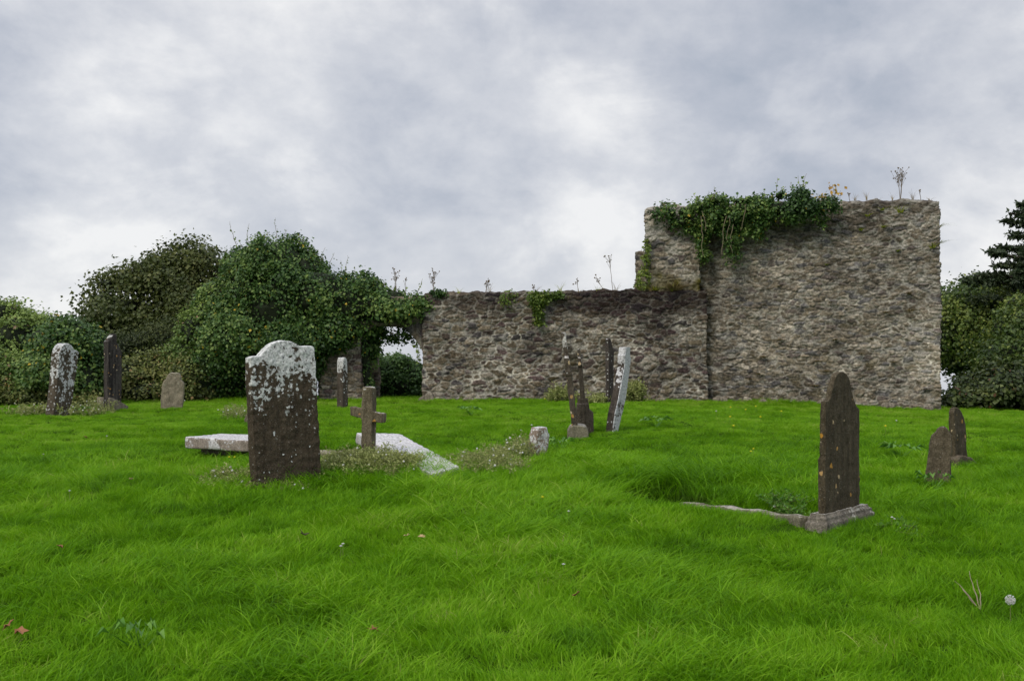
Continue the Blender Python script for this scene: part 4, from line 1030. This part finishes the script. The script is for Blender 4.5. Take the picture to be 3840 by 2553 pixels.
tuft('grass_tuft', 'grass tuft', 'mossy grass tuft on the ledge where the low wall meets the tall ruin', P(*C4(360, 765), 26.75), 200, .3, 'drygrass', .5, None, .008, (0, 0), 60, .3)
tuft('grass_tuft', 'grass tuft', 'green tuft sprouting on the ledge beside the ivy strand', P(*C4(240, 765), 26.8), 60, .12, 'fern', .4, None, .008, (0, 0), 61, .3)


for i, px_ in enumerate((1640, 1720, 1835, 1900, 2010, 2100, 2170, 2240, 2310, 2395, 2440, 2520, 2590)):
    f_ = (px_ - 1588) / 1060; q_ = P(px_, vx(677 - 8 * f_), 26.95 - .3 * f_)
    tuft('grass_tuft', 'grass tuft', 'small wispy tuft of grass on the top edge of the low wall', q_, 14, .12 + .1 * (i % 3), ('drygrass', 'fern')[i % 2], .12, 'wispy grass tufts along the low wall top', .004, (0, 0), 80 + i, .2)
for i, x_ in enumerate((300, 1420, 1490, 1560, 1640, 1760, 1860)):
    q_ = P(*C4(x_, 238 if x_ > 400 else 268), 26.1); tuft('grass_tuft', 'grass tuft', 'small wispy tuft of grass on the top edge of the tall ruin', q_, 12, .12 + .1 * (i % 3), 'drygrass', .10, 'wispy grass tufts along the tall ruin top', .004, (0, 0), 100 + i, .2)


for i, (px_, Yq, sz) in enumerate(((1760, 26.3, .10), (1905, 26.25, .07), (2475, 26.2, .09), (2700, 26.35, .12), (2860, 26.2, .08), (3080, 25.8, .10), (3330, 25.5, .12), (3480, 25.3, .09))):
    q_ = P(px_, HY, Yq); q_.z = TZ(q_.x, q_.y); rr_ = random.Random(300 + i); bm = bmesh.new(); bmesh.ops.create_icosphere(bm, subdivisions=2, radius=sz)
    for v_ in bm.verts: v_.co = Vector((v_.co.x * 1.5, v_.co.y, v_.co.z * .8)) * rr_.uniform(.82, 1.15) + Vector((0, 0, sz * .55))
    lb_ = 'loose grey stone fallen in the grass at the foot of the low wall' if px_ < 2660 else 'loose grey stone fallen in the grass at the foot of the tall ruin'
    tag(link('fallen_stone', weather('fallen_stone', bm, .018, .01, 10, 300 + i), M['plinth'], None, q_), lb_, 'stone', 'loose stones at the low wall foot' if px_ < 2660 else 'loose stones at the tall ruin foot')


def golden(label, x, y, n, w, h, seed):
    h *= .8
    rs = np.random.RandomState(seed); A = P(*C4(x, y), 26.1); pos = []; bm = bmesh.new()
    for i in range(3):
        tip = Vector((rs.normal() * w * .5, 0, h * (.6 + .4 * rs.rand()))); tube_bm(bm, [Vector((0, 0, -.05)), tip * .5, tip], .008, .004, 4)
        for k in range(n): q = tip * (.55 + .5 * rs.rand()); pos.append((q.x + rs.normal() * w * .35, q.y + rs.normal() * .05, q.z + rs.normal() * .04))
    pos = np.array(pos); V, Fc, tt = leaves_mesh('l', pos, rs.normal(size=pos.shape) + np.array([0, -1, .4]), .085 * (.6 + .6 * rs.rand(len(pos))), np.clip(.5 + .3 * rs.normal(size=len(pos)), 0, .9), .2, .5, rs)
    o = link('seedling_plant', mk('leaves', V, Fc, False, fattr={'tint': tt}), M['goldleaf'], None, A); tag(o, label, 'seedling', 'golden seedlings on the tall ruin')
    s_ = bpy.data.meshes.new('stem'); bm.to_mesh(s_); bm.free(); link('stem', s_, M['stalk'], o)


golden('taller golden-leaved seedling on top of the tall ruin right of the ivy', 1308, 240, 7, .14, .5, 1)
golden('lower golden-leaved seedling at the ivy edge on top of the tall ruin', 1228, 240, 6, .2, .2, 2)

# ------------------------------------------------------------------ grass
def blade_clump(name, n, hgt, rad_, width, lean, seed, seg=4):
    r = np.random.RandomState(seed); V = []; Fc = []; T = []; Hh = []
    for i in range(n):
        a_ = r.rand() * 6.283; q = r.rand() ** .5 * rad_; b = np.array([math.cos(a_) * q, math.sin(a_) * q, -.015])
        h = hgt * (.45 + .65 * r.rand()) ; ld = r.normal() * .9; L_ = lean * (.4 + 1.1 * r.rand()) * h
        d = np.array([math.cos(ld), math.sin(ld), 0]); fa = r.rand() * 3.1416; sd_ = np.array([math.cos(fa), math.sin(fa), 0]); ti = np.clip(.5 + .22 * r.normal(), 0, .92)
        if r.rand() < .02: ti = 1.0
        w = width * (.6 + .7 * r.rand())
        for k in range(seg + 1):
            t = k / seg; p_ = b + d * L_ * t ** 1.8 + np.array([0, 0, h * (t - .32 * lean * t ** 2.2)]); ww = w * (1 - t) ** .7 + .0004
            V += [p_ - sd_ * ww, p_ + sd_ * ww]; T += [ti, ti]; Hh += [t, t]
            if k: s_ = len(V) - 4; Fc.append((s_, s_ + 1, s_ + 3, s_ + 2))
    me = mk(name, np.array(V), np.array(Fc), True, fattr={'tint': T, 'tall': Hh}); me.materials.append(M['grass']); return bpy.data.objects.new(name, me)


m, t, o = newmat('grass_blade')
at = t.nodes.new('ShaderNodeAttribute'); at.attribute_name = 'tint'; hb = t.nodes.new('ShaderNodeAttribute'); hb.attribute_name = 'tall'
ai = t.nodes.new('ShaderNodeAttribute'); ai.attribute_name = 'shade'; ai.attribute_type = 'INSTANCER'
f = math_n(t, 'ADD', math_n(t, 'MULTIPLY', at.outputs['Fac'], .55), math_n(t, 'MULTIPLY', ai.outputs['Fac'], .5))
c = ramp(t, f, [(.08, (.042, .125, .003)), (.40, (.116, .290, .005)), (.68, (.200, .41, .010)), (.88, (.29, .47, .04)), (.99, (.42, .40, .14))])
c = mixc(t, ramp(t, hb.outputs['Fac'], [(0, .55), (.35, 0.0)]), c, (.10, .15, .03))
b = t.nodes.new('ShaderNodeBsdfPrincipled'); t.links.new(c, b.inputs['Base Color']); b.inputs['Roughness'].default_value = .55; b.inputs['Specular IOR Level'].default_value = .12
tr_ = t.nodes.new('ShaderNodeBsdfTranslucent'); t.links.new(c, tr_.inputs[0]); mx = t.nodes.new('ShaderNodeMixShader'); mx.inputs[0].default_value = .42
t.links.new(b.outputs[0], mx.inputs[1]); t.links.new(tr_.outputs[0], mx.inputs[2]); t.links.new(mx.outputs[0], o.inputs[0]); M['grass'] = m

gcol = bpy.data.collections.new('grass_clumps')
spec = []
for k in range(6): spec.append(blade_clump(f'clump_{k:02d}', 44, .105, .075, (.0021, .0027, .0033)[k // 2], (.35, .55, .75)[k % 3], 200 + k, 5))     # near, 0-5
for k in range(3): spec.append(blade_clump(f'clump_{6 + k:02d}', 26, .185, .07, .0036, .9, 210 + k, 6))     # near, long coarse, 6-8
for k in range(4): spec.append(blade_clump(f'clump_{9 + k:02d}', 44, .115, .12, .0042, .7, 220 + k, 3))     # far, 9-12
for s_ in spec: gcol.objects.link(s_)

gr = np.random.RandomState(77)


def scatter(y0, y1, dens, idx, base_scale, margin=1.2):
    n = int((y1 - y0) * dens * ((y0 + y1) / 2 * .98 + 2 * margin)); ys_ = y0 + (y1 - y0) * gr.rand(n * 2); xs_ = (gr.rand(n * 2) * 2 - 1) * (y1 * .49 + margin)
    k = np.abs(xs_) < ys_ * .49 + margin; xs_, ys_ = xs_[k][:n], ys_[k][:n]; return xs_, ys_, np.full(len(xs_), idx), base_scale
AX, AY, AI, AS = [], [], [], []
for y0, y1, dens, lo, hi, bs in ((3.6, 6.5, 300, 0, 6, 1), (6.5, 9, 270, 0, 6, 1), (9, 12, 200, 0, 6, 1.05), (12, 17, 110, 9, 13, 1.0), (17, 23, 90, 9, 13, 1.0), (23, 31, 60, 9, 13, 1.05)):
    x_, y_, _, _ = scatter(y0, y1, dens, 0, 1)
    AX.append(x_); AY.append(y_); AI.append(gr.randint(lo, hi, len(x_))); AS.append(np.full(len(x_), bs))
AX, AY, AI, AS = map(np.concatenate, (AX, AY, AI, AS))
# coarse long tussocks in drifts
tus = fbm(AX * .55, AY * .55, 0, 3, 60); coarse = (AY < 12) & (tus + .25 * gr.normal(size=len(AX)) > .48); AI[coarse] = gr.randint(6, 9, coarse.sum())
lush = fbm(AX * .8, AY * .8, 0, 4, 61)
AS = AS * (1 - .42 * sstep(11, 15, AY)) * (1 + .22 * lush + .15 * fbm(AX * 2.8, AY * 2.8, 0, 2, 68) + .12 * gr.normal(size=len(AX))); AS = np.clip(AS, .55, 1.6); AS = AS * (1 + .7 * sstep(25.3, 26.2, AY) * (.5 + gr.rand(len(AY))))
# clear of stones, mown shorter right in front of the kerb, longer beside stones
keep = np.ones(len(AX), bool)
nearp = np.exp(-(((AX - 2.15) / .4) ** 2 + ((AY - 8.45) / .25) ** 2)) ; AS = AS * (1 - .5 * nearp)
long_ = np.exp(-((np.hypot(AX - 1.55, AY - 10.15) / .35) ** 2)); AS = AS * (1 + .3 * long_)


def clear(cx, cy, hw, hd, ang, grow=1.0):
    global keep
    dx, dy = AX - cx, AY - cy; u_ = dx * math.cos(ang) + dy * math.sin(ang); v_ = -dx * math.sin(ang) + dy * math.cos(ang); keep &= ~((np.abs(u_) < hw) & (np.abs(v_) < hd))


def seg_clear(ax, ay, bx, by, w):
    global keep
    L2 = (bx - ax) ** 2 + (by - ay) ** 2; t_ = ((AX - ax) * (bx - ax) + (AY - ay) * (by - ay)) / L2; d_ = np.hypot(AX - ax - np.clip(t_, 0, 1) * (bx - ax), AY - ay - np.clip(t_, 0, 1) * (by - ay)); keep &= d_ > w


for o_ in list(col.objects):
    if o_.parent is None and o_.name.split('.')[0] in ('headstone', 'cross', 'grave_marker'):
        ms = [o_] if o_.type == 'MESH' else list(o_.children)
        for mm in ms:
            co = np.array([(v.co.x, v.co.y) for v in mm.data.vertices][::11]); mn, mxx = co.min(0), co.max(0); an = o_.rotation_euler.z
            if mm.name.startswith(('shaft',)): continue
            cc = (mn + mxx) / 2; wx = o_.location.x + cc[0] * math.cos(an) - cc[1] * math.sin(an); wy = o_.location.y + cc[0] * math.sin(an) + cc[1] * math.cos(an)
            clear(wx, wy, (mxx[0] - mn[0]) / 2 - .02, (mxx[1] - mn[1]) / 2 + .0, an)
seg_clear(K0.x, K0.y, K1.x, K1.y, .07)
clear((LA[0] + LB[0]) / 2, 27.1, 3.45, .4, math.atan2(LB[1] - LA[1], LB[0] - LA[0])); clear((TA[0] + TB[0]) / 2 + .1, (TA[1] + TB[1]) / 2 + .4, LT / 2, .45, math.atan2(TB[1] - TA[1], TB[0] - TA[0]))
# tomb and slab footprints
clear(-2.0, 12.55, .85, .45, rad(-8))
sink = np.exp(-(((AX - 1.42) / .24) ** 2 + ((AY - 10.1) / .26) ** 2)); keep &= gr.rand(len(AX)) > sink * .9
AX, AY, AI, AS, lush = AX[keep], AY[keep], AI[keep], AS[keep], lush[keep]
AZ = terrain(AX, AY)
ang = 2.6 * fbm(AX * .5, AY * .5, 0, 3, 62) + 2.6 * fbm(AX * 2.1, AY * 2.1, 0, 2, 63) + gr.normal(size=len(AX)) * 1.3 + .2
tilt = .15 * gr.normal(size=len(AX)); tilt2 = .15 * gr.normal(size=len(AX)) + .12
shade = np.clip(.54 + .24 * fbm(AX * .5, AY * .5, 0, 4, 64) + .34 * fbm(AX * 2.6, AY * 2.6, 0, 3, 65) + .08 * gr.normal(size=len(AX)) + .12 * sstep(11, 26, AY) - .05, 0, 1)
me = bpy.data.meshes.new('grass'); n = len(AX); me.vertices.add(n); me.vertices.foreach_set('co', np.stack([AX, AY, AZ], -1).astype(np.float32).ravel())
for nm, ty, vals in (('rot', 'FLOAT_VECTOR', np.stack([tilt, tilt2, ang], -1)), ('scl', 'FLOAT', AS), ('shade', 'FLOAT', shade), ('pick', 'INT', AI)):
    at_ = me.attributes.new(nm, ty, 'POINT'); at_.data.foreach_set('vector' if ty == 'FLOAT_VECTOR' else 'value', np.asarray(vals, np.int32 if ty == 'INT' else np.float32).ravel())
me.update()
go = link('grass', me, M['grass']); tag(go, 'lush bright green meadow grass over the whole graveyard', 'grass', kind='stuff')
ng = bpy.data.node_groups.new('scatter', 'GeometryNodeTree'); ng.interface.new_socket('Geometry', in_out='INPUT', socket_type='NodeSocketGeometry'); ng.interface.new_socket('Geometry', in_out='OUTPUT', socket_type='NodeSocketGeometry')
gi, gout = ng.nodes.new('NodeGroupInput'), ng.nodes.new('NodeGroupOutput'); ci = ng.nodes.new('GeometryNodeCollectionInfo'); ci.inputs['Collection'].default_value = gcol; ci.inputs['Separate Children'].default_value = True; ci.inputs['Reset Children'].default_value = True
m2p = ng.nodes.new('GeometryNodeMeshToPoints'); iop = ng.nodes.new('GeometryNodeInstanceOnPoints'); iop.inputs['Pick Instance'].default_value = True


def na(name, ty):
    q = ng.nodes.new('GeometryNodeInputNamedAttribute'); q.data_type = ty; q.inputs['Name'].default_value = name; return [s for s in q.outputs if s.enabled][0]


ng.links.new(gi.outputs[0], m2p.inputs['Mesh']); ng.links.new(m2p.outputs[0], iop.inputs['Points']); ng.links.new(ci.outputs[0], iop.inputs['Instance'])
ng.links.new(na('pick', 'INT'), iop.inputs['Instance Index']); e2r = ng.nodes.new('FunctionNodeEulerToRotation'); ng.links.new(na('rot', 'FLOAT_VECTOR'), e2r.inputs[0]); ng.links.new(e2r.outputs[0], iop.inputs['Rotation']); ng.links.new(na('scl', 'FLOAT'), iop.inputs['Scale'])
ng.links.new(iop.outputs[0], gout.inputs[0])
md = go.modifiers.new('scatter', 'NODES'); md.node_group = ng
print('grass clumps', n)

# ------------------------------------------------------------------ weeds, flowers, fallen leaves
def weed(name, label, cat, cx, cy, Y, wpx, hpx, nst, seed, mat='weed', fluff=.02, kind=None, group=None, leafy=26, crop=None, depth=.35, leafs=.022):
    """a stand of thin branching weeds; centre foot at overview px cx,cy"""
    r = random.Random(seed); rs = np.random.RandomState(seed); k = Y / F * V2S; foot = ground(vx(cx), vx(cy)) if cy > 935 else P(vx(cx), vx(cy), Y); foot.z = TZ(foot.x, foot.y); k = foot.y / F * V2S
    pos, nr, ti, fl = [], [], [], []; bm = bmesh.new()
    for i in range(nst):
        u_ = r.uniform(-1, 1); ox = u_ * wpx * k; oy = r.gauss(0, depth); gz = TZ(foot.x + ox, foot.y + oy) - foot.z
        h = hpx * k * r.uniform(.5, 1.0) * (1 - .35 * abs(u_) ** 3); a0 = Vector((ox, oy, gz - .02)); b0 = a0 + Vector((r.gauss(0, .10), r.gauss(0, .08), h)); pts = curve_pts(a0, b0, 5, .01, r); tube_bm(bm, pts, .0028, .0014, 3)
        for b_ in range(4):
            s_ = pts[r.choice((2, 3, 4))]; e1 = s_ + Vector((r.gauss(0, .07), r.gauss(0, .07), r.uniform(.02, .16) * h / .4)); tube_bm(bm, [s_, e1], .0018, .001, 3)
            for q in range(leafy // 4):
                w = s_.lerp(e1, r.random()); pos.append(tuple(w + Vector((r.gauss(0, .012), r.gauss(0, .012), r.gauss(0, .01)))))
            if r.random() < fluff: fl.append(e1)
        for q in range(leafy // 2): w = pts[r.randrange(5)].lerp(pts[5], r.random() * .6); pos.append(tuple(w))
    pos = np.array(pos); nr = rs.normal(size=pos.shape) + np.array([0, -.3, .5])
    V, Fc, tt = leaves_mesh('w', pos, nr, leafs * (.5 + rs.rand(len(pos))), np.clip(.45 + .25 * rs.normal(size=len(pos)), 0, .9), -.3, .22, rs)
    o = link(name, mk(name, V, Fc, False, fattr={'tint': tt}), M[mat], None, foot); tag(o, label, cat, group, kind)
    s_ = bpy.data.meshes.new('stem'); bm.to_mesh(s_); bm.free(); link('stem', s_, M['weedstem'], o)
    if fl:
        bm = bmesh.new()
        for f_ in fl: ic = bmesh.ops.create_icosphere(bm, subdivisions=1, radius=r.uniform(.008, .014)); [setattr(v, 'co', v.co + f_) for v in ic['verts']]
        s_ = bpy.data.meshes.new('seed_head'); bm.to_mesh(s_); bm.free(); link('seed_head', s_, M['white'], o)
    return o


M['weedstem'] = plain('green_stem', (.16, .18, .06))
weed('weeds', 'dense dry wispy weeds around the foot of the stone cross', 'weeds', 852, 1090, 11.3, 104, 62, 480, 1, fluff=.03, kind='stuff', depth=.20, leafs=.026)
weed('weeds', 'straggling pale weeds with seed heads right of the sloping white slab', 'weeds', 1125, 1078, 12.2, 80, 50, 150, 2, fluff=.06, kind='stuff', depth=.25)
weed('weeds', 'seeding weeds at the left of the white stump', 'weeds', 1195, 1058, 12.4, 35, 65, 55, 3, fluff=.15, kind='stuff', depth=.15)
weed('weeds', 'low weeds at the left foot of the large dark gravestone', 'weeds', 545, 1118, 10.5, 55, 48, 90, 4, fluff=.05, kind='stuff', depth=.15)
weed('weeds', 'thin weeds across the foot of the large dark gravestone', 'weeds', 650, 1130, 10.1, 75, 26, 60, 5, fluff=.03, kind='stuff', depth=.08)
weed('weeds', 'tall thin weeds left of the large gravestone near the hedge', 'weeds', 545, 965, 16.5, 30, 42, 40, 6, fluff=.1, kind='stuff', depth=.2)
weed('weeds', 'leafy weeds by the kerb left of the tall brown gravestone', 'weeds', 1815, 1185, 9.3, 22, 55, 30, 7, mat='weedgreen', fluff=.04, kind='stuff', depth=.1, leafs=.03)
weed('weeds', 'weeds growing at the low wall foot behind the edge-on stones', 'weeds', 1290, 915, 26, 25, 45, 60, 8, kind='stuff', depth=.15, leafs=.05)
weed('weeds', 'bushy weeds at the low wall foot right of the leaning white stone', 'weeds', 1462, 925, 25.8, 20, 55, 90, 9, kind='stuff', depth=.15, leafs=.055)
weed('weeds', 'weeds around the feet of the leaning white stone', 'weeds', 1385, 935, 24.5, 25, 30, 50, 10, kind='stuff', depth=.2, leafs=.05)
weed('weeds', 'weeds with tiny white flowers beside the far left gravestone', 'weeds', 195, 955, 18, 50, 35, 70, 11, fluff=.15, kind='stuff', depth=.4, leafs=.035)
weed('weeds', 'weeds at the left of the far left leaning gravestone', 'weeds', 80, 955, 19, 30, 30, 50, 12, fluff=.15, kind='stuff', depth=.3, leafs=.035)
weed('weeds', 'leafy green weeds in the grass right of the tall brown gravestone plinth', 'weeds', 2075, 1215, 8.6, 28, 22, 26, 13, mat='weedgreen', kind='stuff', depth=.1, leafs=.03)


def broadweed(label, cx, cy, n, size, seed, grp='broad-leaved docks in the grass'):
    rs = np.random.RandomState(seed); p = ground(vx(cx), vx(cy)); Vv = [(0, 0, -.02)]; Ff = []; tt = [.3]
    for i in range(n):
        an = rs.rand() * 6.283; d = np.array([math.cos(an), math.sin(an), 0]); sd_ = np.array([-d[1], d[0], 0]); L_ = size * (.7 + .7 * rs.rand()); r0 = .03 + .14 * rs.rand(); z0 = .10 + .05 * rs.rand(); w = L_ * .26; b = len(Vv); ti = float(np.clip(.5 + .25 * rs.normal(), 0, .9))
        for q in (d * r0 + [0, 0, z0], d * (r0 + L_ * .45) + sd_ * w + [0, 0, z0 + .035], d * (r0 + L_) + [0, 0, z0 - .01], d * (r0 + L_ * .45) - sd_ * w + [0, 0, z0 + .035], d * (r0 + L_ * .5) + [0, 0, z0 + .01]): Vv.append(tuple(q)); tt.append(ti)
        Ff += [(b, b + 1, b + 4), (b + 1, b + 2, b + 4), (b + 2, b + 3, b + 4), (b + 3, b, b + 4)]
        Vv.append(tuple(sd_ * .004)); tt.append(ti); Ff.append((0, b + 5, b))
    V, Fc = np.array(Vv), np.array(Ff)
    return tag(link('dock_plant', mk('dock_plant', V, Fc, False, fattr={'tint': tt}), M['weedgreen'], None, p), label, 'weed', grp)


broadweed('dock leaves in the grass in front of the rough brown gravestone at right', 2150, 1130, 12, .075, 1)
broadweed('dock leaves between the tall brown gravestone and the right pair', 2075, 1055, 18, .12, 2)
broadweed('dock leaves in the open grass before the low wall left half', 1085, 957, 16, .14, 3)
broadweed('dock leaves at the foot of the far left leaning gravestone', 178, 958, 12, .12, 4)
broadweed('dock leaves right of the leaning white stone', 1510, 985, 18, .12, 5)
broadweed('clover-like leaves at the lower left corner of the lawn', 325, 1500, 16, .06, 6)
broadweed('dock leaves just right of the white stump', 1290, 1040, 16, .10, 7)


def flower(kind, px, py, label, group, r_=.018, seed=0, lift=.11):
    p = ground(vx(px), vx(py)); bm = bmesh.new(); rr = random.Random(seed)
    tube_bm(bm, [Vector((0, 0, 0)), Vector((0, 0, lift))], .002, .002, 3)
    s_ = bpy.data.meshes.new('stem'); bm.to_mesh(s_); bm.free(); bm = bmesh.new()
    for i in range(12):
        a_ = i / 12 * 6.283; c_ = Vector((math.cos(a_), math.sin(a_), .25)) * r_; v = [bm.verts.new(Vector((0, 0, lift))), bm.verts.new(Vector((math.cos(a_ - .22) * r_ * .8, math.sin(a_ - .22) * r_ * .8, lift + r_ * .3))), bm.verts.new(c_ + Vector((0, 0, lift))), bm.verts.new(Vector((math.cos(a_ + .22) * r_ * .8, math.sin(a_ + .22) * r_ * .8, lift + r_ * .3)))]; bm.faces.new(v)
    ic = bmesh.ops.create_icosphere(bm, subdivisions=1, radius=r_ * .5); [setattr(v, 'co', v.co + Vector((0, 0, lift + r_ * .2))) for v in ic['verts']]
    h_ = bpy.data.meshes.new('flower'); bm.to_mesh(h_); bm.free()
    o = link('flower_' + kind if False else kind, h_, M['yellow'] if kind == 'dandelion' else M['white'], None, p); link('stem', s_, M['weedstem'], o)
    return tag(o, label, 'flower', group)


for i, (x, y) in enumerate(((1690, 1000), (1718, 958), (1741, 950), (1682, 977), (1752, 977), (1736, 1057), (1730, 1063), (1683, 952), (503, 1052), (548, 1060), (528, 1078), (540, 1078), (1250, 1195 - 20), (1800, 962), (1255, 930), (2040, 1000))):
    flower('dandelion', x, y, 'small yellow dandelion dotted in the green grass', 'yellow dandelions in the grass', .017 if y > 1000 else .026, i)
for i, (x, y) in enumerate(((2065, 985), (1225, 998), (1310, 1210), (1298, 1340), (790, 1290), (160, 1165 - 5), (425, 935), (246, 1025), (100, 1070), (2130, 935), (1985, 935), (1650, 962), (785, 1296), (2055, 1225), (1200, 1010))):
    flower('daisy', x, y, 'tiny white flower speck in the green grass', 'white flower specks in the grass', .014 if y > 1000 else .022, 30 + i)
# dandelion clock
p = ground(vx(2328), vx(1440)); bm = bmesh.new(); rr = random.Random(4); ct = Vector((0, 0, .14))
for i in range(160):
    d_ = Vector((rr.gauss(0, 1), rr.gauss(0, 1), rr.gauss(0, 1))).normalized(); tube_bm(bm, [ct, ct + d_ * .026], .0005, .0005, 3)
    ic = bmesh.ops.create_icosphere(bm, subdivisions=1, radius=.0022); [setattr(v, 'co', v.co + ct + d_ * .027) for v in ic['verts']]
me = bpy.data.meshes.new('dandelion_clock'); bm.to_mesh(me); bm.free(); o_ = link('dandelion_clock', me, M['white'], None, p); tag(o_, 'white dandelion clock at the lower right of the lawn', 'seed head')
bm = bmesh.new(); tube_bm(bm, [Vector((0, 0, 0)), ct], .002, .002, 4); me = bpy.data.meshes.new('stem'); bm.to_mesh(me); bm.free(); link('stem', me, M['weedstem'], o_)


def fallen(px, py, size, mat, label, seed, lift=.10, group=None):
    p = ground(vx(px), vx(py)); p.z += lift; bm = bmesh.new(); rr = random.Random(seed); n = 10; c_ = bm.verts.new((0, 0, 0)); ring = []
    for i in range(n):
        a_ = i / n * 6.283; q = size * (1 if i % 2 else .55) * rr.uniform(.8, 1.15); ring.append(bm.verts.new((math.cos(a_) * q, math.sin(a_) * q * .7, rr.uniform(-.2, .45) * size)))
    for i in range(n): bm.faces.new((c_, ring[i], ring[(i + 1) % n]))
    me = bpy.data.meshes.new('fallen_leaf'); bm.to_mesh(me); bm.free(); o = link('fallen_leaf', me, M[mat], None, p, (.5, .1, rr.uniform(0, 6))); o.modifiers.new('s', 'SOLIDIFY').thickness = .002
    return tag(o, label, 'leaf', group)


for i, (x, y, s_, m_, lb) in enumerate(((137, 1291, .028, 'brownleaf', 'curled brown leaf in the grass at left'), (860, 1492, .024, 'brownleaf', 'reddish brown leaf low in the grass near bottom centre left'), (972, 1267, .026, 'tanleaf', 'pale tan fallen leaf in mid lawn, right one of two'), (937, 1264, .022, 'tanleaf', 'pale tan fallen leaf in mid lawn, left one of two'),
                                   (700, 1262, .045, 'moss', 'dark clod of cut grass lying below the large gravestone'), (1328, 1410, .034, 'brownleaf', 'long dark brown leaf on edge in the lower middle grass'), (20, 1485, .04, 'brownleaf', 'brown leaf at the lower left edge, leftmost of two'), (46, 1497, .04, 'brownleaf', 'brown leaf at the lower left edge, right of its neighbour'), (197, 1025, .03, 'brownleaf', 'small brown leaf in the grass below the far left gravestones'), (302, 1127, .02, 'tanleaf', 'small tan leaf left of the large gravestone foot'))):
    fallen(x, y, s_ * 1.25, m_, lb, i)
# pale dead twig
p = ground(vx(2235), vx(1412)); bm = bmesh.new(); rr = random.Random(9)
for (x, z) in ((-.10, .19), (.0, .24), (.035, .2), (-.05, .14)): tube_bm(bm, curve_pts(Vector((.06, 0, .02)), Vector((x, .02, z)), 6, .007, rr), .004, .0015, 5)
me = bpy.data.meshes.new('dead_twig'); bm.to_mesh(me); bm.free(); tag(link('dead_twig', me, M['twig'], None, p), 'pale forked dead twig sticking out of the grass at lower right', 'twig')
